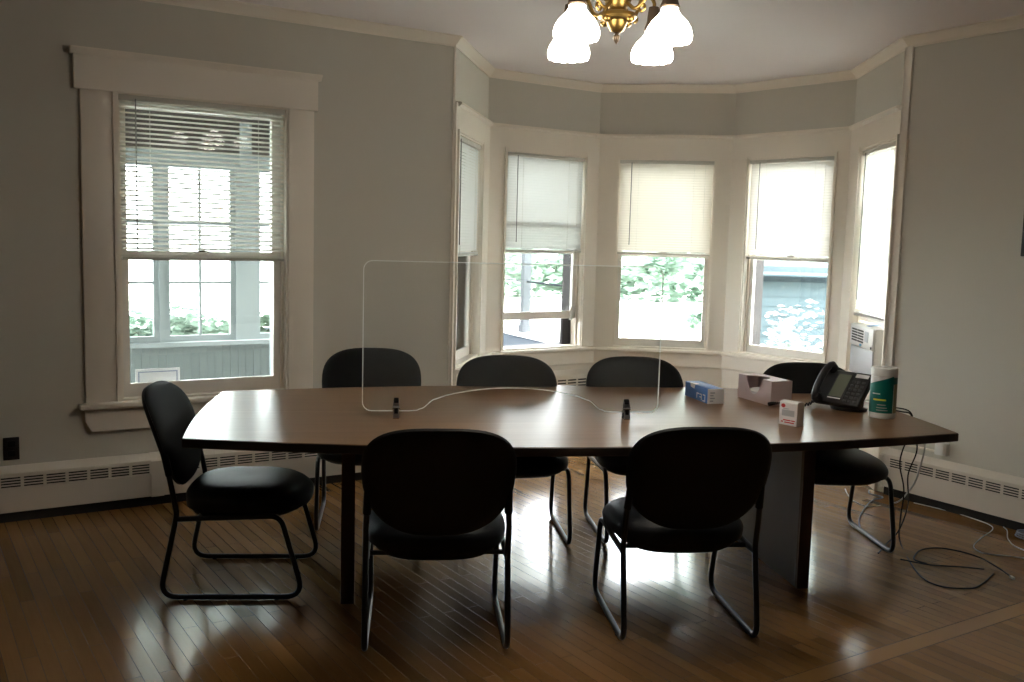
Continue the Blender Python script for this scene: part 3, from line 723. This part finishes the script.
# small white carton
p0, p1 = Vector((1.297, 4.336)), Vector((1.237, 4.408)); a = math.atan2((p0-p1).y, (p0-p1).x)
wb = thing('medicine_carton', 'small upright white carton with red print near the table edge', 'box', v3(p1, TZ), a)
Lw, Ww, Hw = 0.094, 0.056, 0.108
g = G(); pr = [(0, 0), (Ww, 0), (Ww, Hw-0.006)] + [(Ww/2+Ww/2*math.cos(R(t_a)), Hw-0.006+0.008*math.sin(R(t_a))) for t_a in range(15, 180, 15)] + [(0, Hw-0.006)]
g.prism(pr, 0, Lw, axis='x'); g.obj('carton', M['white_card'], wb, smooth=False)
g = G(); g.prism([(0.020+0.011*math.cos(k*math.pi/8), 0.088+0.009*math.sin(k*math.pi/8)) for k in range(16)], -0.0012, 0.0005, axis='y')
for x0, x1, z in ((0.022, 0.062, 0.020), (0.030, 0.080, 0.010), (0.066, 0.084, 0.020), (0.012, 0.022, 0.012)): g.box(x0, x1, -0.0012, 0.0005, z, z+0.0055)
g.obj('red_print', M['red_ink'], wb, smooth=False)
g = G(); g.box(0.014, 0.080, -0.001, 0.0005, 0.042, 0.070); g.box(0.02, 0.05, -0.001, 0.0005, 0.073, 0.077); g.obj('grey_print', M['ac_grey'], wb, smooth=False)

# wipes canister
cn = thing('wipes_canister', 'tall white canister of wipes with a teal label at the table\'s right end', 'canister', (1.803, 4.652, TZ), 0)
rc, hc = 0.0605, 0.246
g = G(); g.lathe([(0.0, 0), (rc-0.004, 0), (rc-0.001, 0.003), (rc, 0.010), (rc, hc-0.045), (rc-0.001, hc-0.042)], 40); g.obj('canister_body', M['white_plastic'], cn)
g = G(); g.lathe([(rc-0.002, hc-0.042), (rc+0.0012, hc-0.040), (rc+0.0012, hc-0.010), (rc-0.002, hc-0.003), (rc-0.007, hc-0.0005), (rc-0.010, hc-0.003), (rc-0.014, hc-0.004), (0.0, hc-0.003)], 40); g.lathe([(0.024, hc-0.004), (0.022, hc+0.003), (0.0, hc+0.004)], 20); g.obj('lid', M['white_plastic'], cn)
def can_patch(mat, name, a0, a1, zl, zh, rr, parent):
    g = G(); n = max(3, int(abs(a1-a0)/5)); lo, hi = [], []
    for k in range(n+1):
        a = R(a0+(a1-a0)*k/n); f = k/n
        z0_ = zl(f) if callable(zl) else zl; z1_ = zh(f) if callable(zh) else zh
        lo.append(g.bm.verts.new((rr*math.cos(a), rr*math.sin(a), z0_))); hi.append(g.bm.verts.new((rr*math.cos(a), rr*math.sin(a), z1_)))
    for k in range(n): g.bm.faces.new((lo[k], lo[k+1], hi[k+1], hi[k]))
    return g.obj(name, mat, parent)
lab = can_patch(M['teal'], 'teal_label', 150, 296, 0.028, lambda f: (0.186-0.14*f if f < 0.16 else 0.1636+0.045*(f-0.16)/0.84), rc+0.0006, cn)
can_patch(M['teal'], 'teal_label', 296, 345, 0.168, 0.2, rc+0.0006, cn)
can_patch(M['olive'], 'olive_label', 299, 345, 0.028, 0.168, rc+0.0006, cn)
for a0, a1, z, h, mk in ((205, 262, 0.088, 0.008, 'yellow_ink'), (198, 236, 0.118, 0.005, 'white_card')):
    o = can_patch(M[mk], 'printed_line', a0, a1, z, z+h, rc+0.0011, cn)
for z, a0, a1 in ((0.066, 225, 262), (0.052, 222, 268), (0.040, 222, 272)):
    can_patch(M['grey_ink'], 'printed_line', a0, a1, z, z+0.004, rc+0.0011, cn)

# desk phone: local x = right along the face, tilted face, local -y faces out
PH_YAW = R(-52)
ph = thing('desk_phone', 'black desk phone with grey screen and handset on a tilted stand', 'phone', (1.672, 4.868, TZ), PH_YAW)
EL = R(49); ce, se = math.cos(EL), math.sin(EL)
FM = Matrix(((1, 0, 0, 0), (0, ce, -se, -0.055), (0, se, ce, 0.030), (0, 0, 0, 1)))   # face plane: x right, y up the face, z out of the face
g = G(); g.box(-0.105, 0.118, 0.0, 0.175, -0.030, 0.0, 0.006, 3, mat=FM); g.obj('body', M['phone'], ph)
g = G(); g.box(-0.046, 0.030, 0.020, 0.158, -0.001, 0.0035, 0.0015, mat=FM); s_ = g.obj('screen_bezel', M['phone'], ph)
g = G(); g.box(-0.040, 0.024, 0.032, 0.152, 0.0028, 0.0042, mat=FM); sc2 = g.obj('screen', M['screen'], ph, smooth=False); sc2['label'] = 'grey-green phone display'
g = G(); g.box(-0.040, 0.024, 0.0222, 0.027, 0.003, 0.0042, mat=FM); g.obj('badge', M['white_card'], ph, smooth=False)
for rI in range(6):
    for cI in range(3):
        g = G(); x = 0.046+cI*0.024; y = 0.020+rI*0.0205
        g.box(x-0.008, x+0.008, y-0.0055, y+0.0055, -0.001, 0.004, 0.0015, mat=FM); g.obj('key', M['key'], ph)
g = G(); g.box(0.042, 0.104, 0.146, 0.164, -0.001, 0.002, mat=FM); g.obj('name_strip', M['white_card'], ph, smooth=False)
g = G(); hs = [(-0.082, -0.004, 0.018), (-0.083, 0.012, 0.034), (-0.084, 0.05, 0.044), (-0.084, 0.09, 0.046), (-0.084, 0.13, 0.044), (-0.083, 0.168, 0.034), (-0.082, 0.186, 0.018)]
g.tube(spline([FM @ Vector(p) for p in hs], 5), 0.0155, 12)
hso = g.obj('handset', M['phone'], ph)
for y, nm in ((0.008, 'mouthpiece'), (0.172, 'earpiece')):
    g = G(); g.lathe([(0.020, 0.001), (0.024, 0.004), (0.024, 0.018), (0.018, 0.034), (0.008, 0.040)], 16, mat=FM @ Matrix.Translation((-0.082, y, 0))); g.obj(nm, M['phone'], hso)
g = G(); g.cushion(lambda th: (0.085*math.cos(th), 0.070*math.sin(th)), lambda r_, x, y: 0.020-0.008*r_**3, lambda r_, x, y: 0.0, 32, 5, fn=lambda q: q+Vector((0.030, 0.02, 0)))
g.box(-0.03, 0.09, 0.005, 0.045, 0.012, 0.075, 0.004); g.obj('stand', M['phone'], ph)
pts = []
base = [Vector(p) for p in ((-0.070, -0.060, 0.055), (-0.105, -0.085, 0.012), (-0.15, -0.13, 0.012), (-0.19, -0.17, 0.012), (-0.20, -0.215, 0.012), (-0.195, -0.25, 0.012))]
cl_ = spline(base, 14); n = len(cl_)
for i, p in enumerate(cl_):
    a = i*2.1; t = (cl_[min(i+1, n-1)]-cl_[max(i-1, 0)]).normalized(); sd = Vector((-t.y, t.x, 0)).normalized(); pts.append(p+sd*0.007*math.cos(a)+Vector((0, 0, 1))*0.007*math.sin(a)+Vector((0, 0, 0.0)))
g = G(); g.tube(spline(pts, 3), 0.0032, 6); g.obj('coiled_cord', M['black_cable'], ph)

ph.scale = (1.14, 1.14, 1.16)
# ------------------------------------------------------------------ cables
def cable(label, pts, r, mat, group='cables beside the table', end=None):
    g = G(); g.tube(spline(pts, 7), r, 7)
    o = g.obj('cable', M[mat], None); tag(o, label, 'cable', group)
    if end is not None:
        p = Vector(pts[-1]); d = (p-Vector(pts[-2])).normalized()
        q = Matrix.Translation(p) @ d.to_track_quat('X', 'Z').to_matrix().to_4x4()
        h = G(); h.box(-0.004, 0.026, -0.006, 0.006, -0.005, 0.005, 0.001, mat=q); h.obj('plug', M['white_plastic'], o)
    return o
fz = 0.0045
def F(pts, z=fz): return [(x, y, z) for x, y in pts]
HANG1 = [(1.96, 4.76, 0.558), (1.968, 4.8, 0.468), (2.03, 4.88, 0.32), (2.05, 4.95, 0.136)] 
HANG2 = [(2.048, 4.8, 0.552), (2.033, 4.85, 0.411), (2.077, 4.93, 0.239), (2.058, 4.975, 0.086)] 
HANG3 = [(2.031, 4.67, 0.595), (2.143, 5.0, 0.366), (2.291, 5.45, 0.171)] 
HANG1 += [(2.085, 5.01, 0.006), (1.983, 4.546, 0.0045)]; HANG2 += [(2.0, 4.985, 0.006)]; HANG3 += [(2.386, 5.839, 0.005)]
cable('black cable dropping from the table end and looping widest over the floor', [(1.90, 4.88, 0.745), (1.955, 4.80, 0.745), (1.995, 4.775, 0.735), (1.999, 4.768, 0.66)] + HANG1 + F([(2.008, 4.369), (2.143, 4.344), (2.241, 4.421), (2.357, 4.556)]), 0.0036, 'black_cable')
cable('black cable hanging from the table end down to the far chair\'s foot rail', [(1.88, 4.97, 0.7445), (1.96, 4.93, 0.745), (2.025, 4.86, 0.735), (2.04, 4.84, 0.66)] + HANG2 + F([(1.90, 4.83)]), 0.0034, 'black_cable')
cable('black cable lying in a loop on the floor, ending in a white plug', F([(2.077, 4.66), (2.04, 4.72), (2.085, 4.811), (2.151, 4.888), (2.248, 4.921), (2.336, 4.873), (2.397, 4.774), (2.413, 4.617), (2.411, 4.50)], 0.012), 0.0036, 'black_cable', end=True)
cable('grey cable lying almost straight on the floor from the chair foot', F([(1.97, 4.72), (2.077, 4.649), (2.16, 4.634), (2.248, 4.624), (2.33, 4.60)], 0.0115), 0.0033, 'black_cable')
cable('white cable drooping from under the table end toward the heater', [(1.98, 4.58, 0.703)] + HANG3 + F([(2.185, 5.73), (2.128, 5.844), (2.144, 6.0), (2.175, 6.14)]), 0.0042, 'white_cable')
cable('blue-grey cable running across the floor behind the far right chair', F([(2.322, 6.12), (2.30, 6.049), (2.350, 5.96), (2.265, 5.890), (2.16, 5.728), (2.017, 5.437), (1.94, 5.18)], 0.0042), 0.0040, 'blue_cable')
cable('thin grey cable along the foot of the right heater with a small loop', F([(2.50, 5.85), (2.62, 5.70), (2.70, 5.56), (2.745, 5.36), (2.571, 5.138), (2.464, 4.992), (2.455, 4.895), (2.495, 4.864), (2.637, 4.813), (2.9, 4.6)], 0.0032), 0.0028, 'white_cable')
cable('pale cable curling forward from the heater toward the right edge', F([(2.80, 5.35), (2.784, 5.276), (2.704, 5.102), (2.69, 4.95), (2.80, 4.72)], 0.0095), 0.0028, 'white_cable')
pts = []
for k in range(40):
    t = k/39*6*math.pi; pts.append((2.835+0.055*math.cos(t)+0.002*k/6, 5.165+0.065*math.sin(t), 0.006+0.0008*k))
g = G(); g.tube(spline(pts, 3), 0.004, 6); tag(g.obj('cable_coil', M['blue_cable']), 'coiled blue-grey cable on the floor at the right edge by the heater', 'cable')
# phone leads on the tabletop
cable('pale lead lying on the table behind the canister, from the phone', [(1.765, 4.93, 0.7445), (1.80, 5.02, 0.7440), (1.90, 5.15, 0.7440), (1.97, 5.10, 0.7440), (2.00, 5.00, 0.7440)], 0.0028, 'white_cable')

# ------------------------------------------------------------------ air conditioner in the right bay window
c, a, ln = PAN[4]
ac = thing('window_air_conditioner', 'white window air conditioner under the longest blind', 'air conditioner', v3(c), a)
u0, u1, zA, zB = 0.455, 1.0, Z0+0.013, 1.030
g = G(); g.box(u0, u1, -0.045, 0.42, zA, zB, 0.006); g.obj('casing', M['white_plastic'], ac)
g = G(); g.box(u0+0.004, u1-0.004, -0.058, -0.0449, zB-0.145, zB-0.004, 0.004); g.obj('control_panel', M['white_plastic'], ac)
g = G(); g.box(u0+0.010, u1-0.010, -0.053, -0.0449, zA+0.012, zB-0.150, 0.003); gi = g.obj('intake_grille', M['ac_grey'], ac); gi['label'] = 'grey lower grille'
for k in range(5):
    g = G(); z = zB-0.030-k*0.0185; g.box(u0+0.045, u0+0.325, -0.0595, -0.057, z-0.011, z); g.obj('vent_slot', M['slot'], ac, smooth=False)
g = G(); g.box(u0+0.185, u0+0.189, -0.0600, -0.0572, zB-0.12, zB-0.025); g.obj('vent_rib', M['white_plastic'], ac, smooth=False)
g = G(); g.box(u0+0.36, u0+0.44, -0.0605, -0.057, zB-0.10, zB-0.03, 0.001); g.obj('key_pad', M['ac_grey'], ac)
g = G(); g.lathe([(0.016, 0), (0.016, 0.004), (0.0, 0.005)], 18, mat=Matrix.Translation((u0+0.27, -0.057, zB-0.132)) @ Matrix.Rotation(R(90), 4, 'X') @ Matrix.Diagonal((1.5, 0.6, 1, 1))); g.obj('badge', paint('badge_blue', (0.05, 0.35, 0.55), 0.4), ac)
g = G(); g.lathe([(0.010, 0), (0.010, 0.006), (0.0, 0.007)], 14, mat=Matrix.Translation((u1-0.03, -0.057, zB-0.128)) @ Matrix.Rotation(R(90), 4, 'X')); g.obj('knob', M['shell'], ac)
g = G()
for s0, s1 in ((HOLES[4][0]+0.027, u0), (u1, HOLES[4][1]-0.027)):
    n = max(2, int((s1-s0)/0.018)); w = (s1-s0)/n
    for k in range(n): g.prism([(s0+k*w, 0.046), (s0+(k+.5)*w, 0.038), (s0+(k+1)*w, 0.046), (s0+(k+.5)*w, 0.047)], zA, zB, axis='z')
g.obj('side_curtain', M['trim'], ac, smooth=False)
g = G(); g.prism([(-0.0, 0.0), (0.10, 0.012), (0.10, 0.016), (0.0, 0.004)], 0.0, 0.05, axis='x', mat=Matrix.Translation((u0+0.30, -0.035, zB+0.001))); g.obj('sticker', paint('sticker_blue', (0.16, 0.30, 0.55), 0.5), ac, smooth=False)

# ------------------------------------------------------------------ wall plates, junction box, picture
g = G(); g.box(-2.672, -2.594, -0.007, 0, 0.322, 0.444, 0.003); ol_ = g.obj('wall_outlet', M['black']); ol_.location = v3(C[0]); ol_.rotation_euler = (0, 0, AL)
tag(ol_, 'black outlet plate low on the left wall above the heater', 'outlet')
for z in (0.357, 0.409):
    g = G(); g.box(-2.652, -2.614, -0.0095, -0.006, z-0.016, z+0.016, 0.004); g.obj('socket', M['shell'], ol_)
jb = thing('junction_box', 'small white surface box low on the right wall above the heater', 'wall box', v3(C[5]), AR)
g = G(); g.box(0.385, 0.465, -0.034, 0, 0.322, 0.402, 0.006); g.obj('box_body', M['white_plastic'], jb)
g = G(); g.box(0.395, 0.455, -0.037, -0.033, 0.335, 0.392, 0.003); g.obj('cover', M['white_plastic'], jb)
g = G(); g.box(0.05, 0.385, -0.012, 0, 0.330, 0.342, 0.002); g.obj('raceway', M['trim'], jb)
pf = thing('wall_screen', 'black-framed flat panel on the right wall, just at the photo\'s edge', 'wall panel', v3(C[5]), AR)
g = G(); g.box(0.835, 1.85, -0.055, -0.004, 1.53, 2.12, 0.006); g.obj('frame', M['black'], pf)
g = G(); g.box(0.86, 1.825, -0.0565, -0.054, 1.56, 2.095); g.obj('panel', M['shell'], pf, smooth=False)

# ------------------------------------------------------------------ chandelier
CX, CY = 0.368, 3.80
chd = thing('chandelier', 'brass chandelier with four lit scalloped glass shades hanging above the table', 'chandelier', (CX, CY, H), 0)
g = G(); g.lathe([(0.0, 0), (0.065, 0), (0.062, -0.012), (0.040, -0.028), (0.014, -0.036), (0.0, -0.036)], 24); g.obj('ceiling_canopy', M['brass'], chd)
g = G(); g.tube([(0, 0, -0.03), (0, 0, -0.33)], 0.008, 12); g.obj('stem', M['brass'], chd)
zb = 2.300-H
g = G(); g.lathe([(0.0, zb+0.300), (0.012, zb+0.290), (0.018, zb+0.255), (0.030, zb+0.235), (0.052, zb+0.205), (0.058, zb+0.180), (0.046, zb+0.150), (0.034, zb+0.132), (0.040, zb+0.122), (0.072, zb+0.112), (0.075, zb+0.100), (0.066, zb+0.090), (0.042, zb+0.086), (0.036, zb+0.070), (0.026, zb+0.050), (0.016, zb+0.044), (0.0, zb+0.042)], 32, scallop=None); g.obj('body', M['brass'], chd)
g = G(); g.lathe([(0.0, zb+0.046), (0.013, zb+0.043), (0.007, zb+0.037), (0.013, zb+0.030), (0.013, zb+0.022), (0.009, zb+0.012), (0.0, zb)], 16); g.obj('finial', M['bronze'], chd)
rad = 0.255
for k in range(4):
    a = R((49, 131, 229, 311)[k]+1); ca, sa = math.cos(a), math.sin(a)
    def RP(r_, z): return (ca*r_, sa*r_, zb+z)
    g = G(); g.tube(spline([RP(0.045, 0.150), RP(0.085, 0.122), RP(0.125, 0.135), RP(0.150, 0.175), RP(0.175, 0.215), RP(0.210, 0.228), RP(rad, 0.205), RP(rad, 0.180)], 6), 0.0075, 10)
    arm = g.obj('arm', M['brass'], chd); g = G(); g.tube(spline([RP(0.100, 0.128), RP(0.118, 0.105), RP(0.136, 0.112), RP(0.132, 0.128), RP(0.122, 0.122)], 5), 0.005, 8)
    g.obj('scroll', M['brass'], arm)
    g = G(); g.lathe([(0.0, 0.190), (0.020, 0.187), (0.022, 0.17), (0.026, 0.130), (0.032, 0.111), (0.036, 0.101), (0.030, 0.095), (0.0, 0.095)], 20, (ca*rad, sa*rad, zb)); g.obj('socket', M['bronze'], chd)
    g = G()
    prof = [(0.030, 0.085), (0.032, 0.073), (0.043, 0.058), (0.065, 0.036), (0.079, 0.013), (0.085, -0.008), (0.084, -0.022), (0.079, -0.034), (0.075, -0.033), (0.080, -0.021), (0.081, -0.008), (0.075, 0.011), (0.061, 0.032), (0.039, 0.054), (0.026, 0.068), (0.0, 0.070)]; prof = [(a_, b_+0.011) for a_, b_ in prof]
    n_p = len(prof)
    g.lathe(prof, 48, (ca*rad, sa*rad, zb), scallop=lambda an, i: (-0.004*abs(math.sin(an*6)) if 5 <= i <= 9 else 0)); g.obj('lamp_shade', M['shade'], chd)
    a2 = R(45+90*k); g = G(); g.ellipsoid((math.cos(a2)*0.062, math.sin(a2)*0.062, zb+0.088), 0.017, 0.017, 0.015, 12); g.obj('rosette', M['brass'], chd)

# ------------------------------------------------------------------ porch outside the left window
def lw(g, name, mat, kind='structure', parent=None):
    o = g.obj(name, mat, parent, smooth=False); o.location = v3(C[0]); o.rotation_euler = (0, 0, AL)
    if kind: o['kind'] = kind
    return o
PD = 1.8
g = G()
g.box(-4.8, 0.05, PD, PD+0.08, -0.05, 0.70)
for k in range(90): u = -4.8+0.06*k; g.box(u+0.025, u+0.035, PD-0.006, PD+0.001, -0.05, 0.69)
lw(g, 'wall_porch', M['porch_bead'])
g = G(); g.box(-4.8, 0.05, PD-0.07, PD+0.05, 0.69, 0.722)
g.box(-4.8, 0.05, PD-0.01, PD+0.08, 2.055, 2.14)
for (x0, x1) in ((-0.895, -0.735), (-1.465, -1.42), (-2.21, -2.16), (-0.19, -0.12), (-2.9, -2.8), (-0.05, 0.05)): g.box(x0, x1, PD-0.015, PD+0.08, 0.70, 2.06)
lw(g, 'trim_16', M['porch_blue'])
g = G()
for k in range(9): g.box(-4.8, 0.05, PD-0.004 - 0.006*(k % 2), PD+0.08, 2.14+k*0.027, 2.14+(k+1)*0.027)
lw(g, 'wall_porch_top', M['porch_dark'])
g = G(); g.box(-0.862, -0.776, PD-0.04, PD-0.012, 2.05, 2.40); lw(g, 'trim_17', M['porch_blue'])
for num, (x0, x1, cols) in enumerate(((-1.42, -0.895, 2), (-2.16, -1.465, 1), (-0.735, -0.19, 2), (-2.80, -2.21, 2))):
    root = bpy.data.objects.new('window_%d' % (7+num), None); COL.objects.link(root); struct(root, v3(C[0]), AL)
    g = G(); z0, z1 = 0.722, 2.055; f = 0.036
    g.box(x0, x0+f, PD, PD+0.045, z0, z1); g.box(x1-f, x1, PD, PD+0.045, z0, z1); g.box(x0+f, x1-f, PD, PD+0.045, z0, z0+0.045); g.box(x0+f, x1-f, PD, PD+0.045, z1-f, z1)
    for k in range(1, cols): x = x0+(x1-x0)*k/cols; g.box(x-0.009, x+0.009, PD+0.01, PD+0.035, z0+0.045, z1-f)
    for z in (1.165, 1.61): g.box(x0+f, x1-f, PD+0.0101, PD+0.0349, z-0.010, z+0.010)
    g.obj('sash', M['porch_blue'], root, smooth=False)
    g = G(); g.box(x0+f, x1-f, PD+0.0215, PD+0.0235, z0+0.045, z1-f); g.obj('pane', M['glass'], root, smooth=False)
g = G(); g.box(-4.8, 0.05, 0.24, PD+0.08, -0.12, -0.05); lw(g, 'floor_porch', M['porch_floor'])
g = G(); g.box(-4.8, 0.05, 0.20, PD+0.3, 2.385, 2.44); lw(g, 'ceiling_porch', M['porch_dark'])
# framed sheet on the outer sill of the left window
sh = thing('framed_sheet', 'white framed sheet standing outside the left window\'s lower left corner', 'sheet', v3(C[0]), AL)
g = G(); g.box(-1.972, -1.722, 0.150, 0.158, 0.6125, 0.752); g.obj('backing', M['white_card'], sh, smooth=False)
g = G(); g.box(-1.958, -1.736, 0.1485, 0.1502, 0.62, 0.738); g.obj('border', M['blue_cable'], sh, smooth=False)
g = G(); g.box(-1.950, -1.744, 0.1470, 0.1487, 0.62, 0.731); g.obj('sheet', M['white_card'], sh, smooth=False)

# ------------------------------------------------------------------ outdoors
g = G()
g.prism([(-70, -40), (70, -40), (70, 90), (-70, 90)], -0.40, -0.125); struct(g.obj('ground', M['lawn'], smooth=False))
# low deck beyond the second bay window
e0, e1 = Vector((-0.50, 13.9)), Vector((1.05, 10.6)); 
g = G(); g.prism([tuple(e0), (-6.0, 12.0), (-4.0, 7.4), (-0.8, 9.0), (0.9, 9.0), tuple(e1)], 0.20, 0.30); struct(g.obj('deck', M['deck'], smooth=False))
g = G(); g.prism([(-0.35, 14.0), (-6.0, 12.1), (-4.0, 7.4), (-0.8, 9.0), (0.9, 9.0), (1.2, 10.6)], 2.55, 2.70); struct(g.obj('porch_roof', M['white_wood'], smooth=False))
d = (e1-e0).normalized(); an = math.atan2(d.y, d.x)
rl = thing('deck_railing', 'pale blue-grey posts and thin rail at the deck edge outside the second bay window', 'railing', v3(e0, 0.30), an)
ln = (e1-e0).length
g = G(); g.box(0, ln, -0.04, 0.04, 0.0, 0.07); g.obj('curb', M['white_wood'], rl, smooth=False)
for s in (0.02, 1.55, 3.55):
    g = G(); g.box(s-0.05, s+0.05, -0.05, 0.05, 0.07, 2.25); po_ = g.obj('post', M['post_paint'], rl, smooth=False); g = G(); g.box(s-0.065, s+0.065, -0.065, 0.065, 0.07, 0.16); g.obj('post_base', M['post_paint'], po_, smooth=False)
g = G(); g.tube([(0, 0, 0.72), (ln, 0, 0.72)], 0.012, 8); g.obj('rail', M['deck'], rl)

def leaves(g, c, rx, ry, rz, n, s):
    for _ in range(n):
        while True:
            p = Vector((random.uniform(-1, 1), random.uniform(-1, 1), random.uniform(-1, 1)))
            if p.length < 1: break
        p = p*(0.55+0.45*random.random())
        q = Vector((c[0]+p.x*rx, c[1]+p.y*ry, c[2]+p.z*rz)); r_ = s*random.uniform(0.6, 1.3)
        e = Matrix.Rotation(random.uniform(0, 6.28), 3, 'Z') @ Matrix.Rotation(random.uniform(0, 3.14), 3, 'X')
        a, b_, c_, d_ = (q+e @ Vector(v)*r_ for v in ((-1, 0, 0), (0, -0.45, 0.1), (1, 0, 0), (0, 0.45, 0.1)))
        g.bm.faces.new([g.bm.verts.new(v) for v in (a, b_, c_, d_)])
def plant(name, label, cat, loc, blobs, mat, n, s, trunk=None, group=None):
    root = thing(name, label, cat, loc, 0, group)
    g = G()
    for b_ in blobs: leaves(g, b_[:3], b_[3], b_[4], b_[5], int(n*(b_[6] if len(b_) > 6 else 1)), s)
    g.obj('foliage', M[mat], root, smooth=False)
    if trunk:
        g = G(); g.tube(spline(trunk, 5), [0.0+trunk_r for trunk_r in [0.16*(1-0.7*i/(len(spline(trunk, 5))-1)) for i in range(len(spline(trunk, 5)))]], 8); g.obj('trunk', M['bark'], root)
    return root
# hedge bank at the far side of the lawn
plant('hedge', 'distant green hedge bank across the pale lawn, behind the centre bay window', 'hedge', (3.6, 29, -0.12), [(x, random.uniform(-0.8, 0.8), 0.75, 1.5, 1.2, 0.95+0.3*random.random()) for x in (-3.6, -2.0, -0.5, 1.0, 2.4, 3.8)], 'leaf', 520, 0.20, group=None)
plant('hedge', 'distant pale green hedge behind the deck post, seen through the second bay window', 'hedge', (-1.5, 31, -0.12), [(x, 0, 0.9, 1.8, 1.2, 1.2) for x in (-5, -3, -1, 1)], 'leaf_pale', 420, 0.22)
plant('tree', 'leafy tree with low branches outside the centre bay window', 'tree', (4.2, 15.6, -0.12), [(-1.75, -1.3, 1.85, 0.75, 0.7, 0.62), (-1.25, -1.5, 1.15, 0.40, 0.4, 0.30, 0.35), (-2.1, -1.4, 1.30, 0.5, 0.35, 0.22, 0.35), (-1.45, -1.6, 0.62, 0.30, 0.3, 0.22, 0.16), (0, 0.2, 3.6, 2.0, 1.9, 1.5, 2), (-1.2, -0.6, 2.9, 1.2, 1.1, 0.9)], 'leaf', 620, 0.10, trunk=[(0, 0, 0), (0.05, 0.05, 1.2), (-0.1, -0.05, 2.4), (-0.3, -0.3, 3.6)])
# neighbouring house seen through the fourth bay window
hs_ = thing('neighbour_house', 'blue-grey neighbouring building outside the fourth bay window', 'building', (4.0, 11.6, -0.125), R(-6))
g = G()
for k in range(12): g.prism([(0.0, k*0.12), (-0.022, k*0.12), (-0.006, (k+1)*0.12), (0.0, (k+1)*0.12)], -1.25, 5, axis='x')
g.box(-1.25, 5, 0.0, 1.4, 0, 1.44); g.obj('wall', M['siding'], hs_, smooth=False)
g = G(); g.prism([(-0.16, 1.30), (-0.16, 1.345), (1.4, 1.68), (1.4, 1.58), (0.0, 1.30)], -1.35, 5.1, axis='x'); rf_ = g.obj('roof', M['siding'], hs_, smooth=False)
g = G(); g.box(-1.35, 5.1, -0.19, -0.155, 1.262, 1.325); g.obj('gutter', M['roof_dark'], hs_, smooth=False)
plant('shrub', 'pale flowering shrub in front of the blue-grey building', 'shrub', (3.25, 10.5, -0.125), [(0.1, 0, 0.35, 0.6, 0.3, 0.45, 1.0), (-0.30, 0.0, 0.55, 0.25, 0.25, 0.5, 0.35), (0.5, 0.1, 0.55, 0.35, 0.3, 0.4, 0.5), (0.0, 0.2, 0.85, 0.55, 0.25, 0.35, 0.10)], 'leaf_pale', 800, 0.05)
# hedge beyond the porch windows
for i, (u, lab_) in enumerate(((-2.3, 'green hedge seen through the porch\'s left window'), (-0.7, 'green hedge seen through the porch\'s middle window'), (0.6, 'green hedge seen at the porch\'s right window edge'))):
    q = C[0] + dL*u + Vector((-dL.y, dL.x))*(PD+2.6)
    plant('hedge', lab_, 'hedge', (q.x, q.y, -0.125), [(-0.45, 0, 0.42, 0.4, 0.4, 0.5), (0.0, 0.1, 0.45, 0.4, 0.4, 0.55), (0.4, 0, 0.4, 0.35, 0.4, 0.5)], 'leaf_dark' if i != 1 else 'leaf', 1700, 0.055)
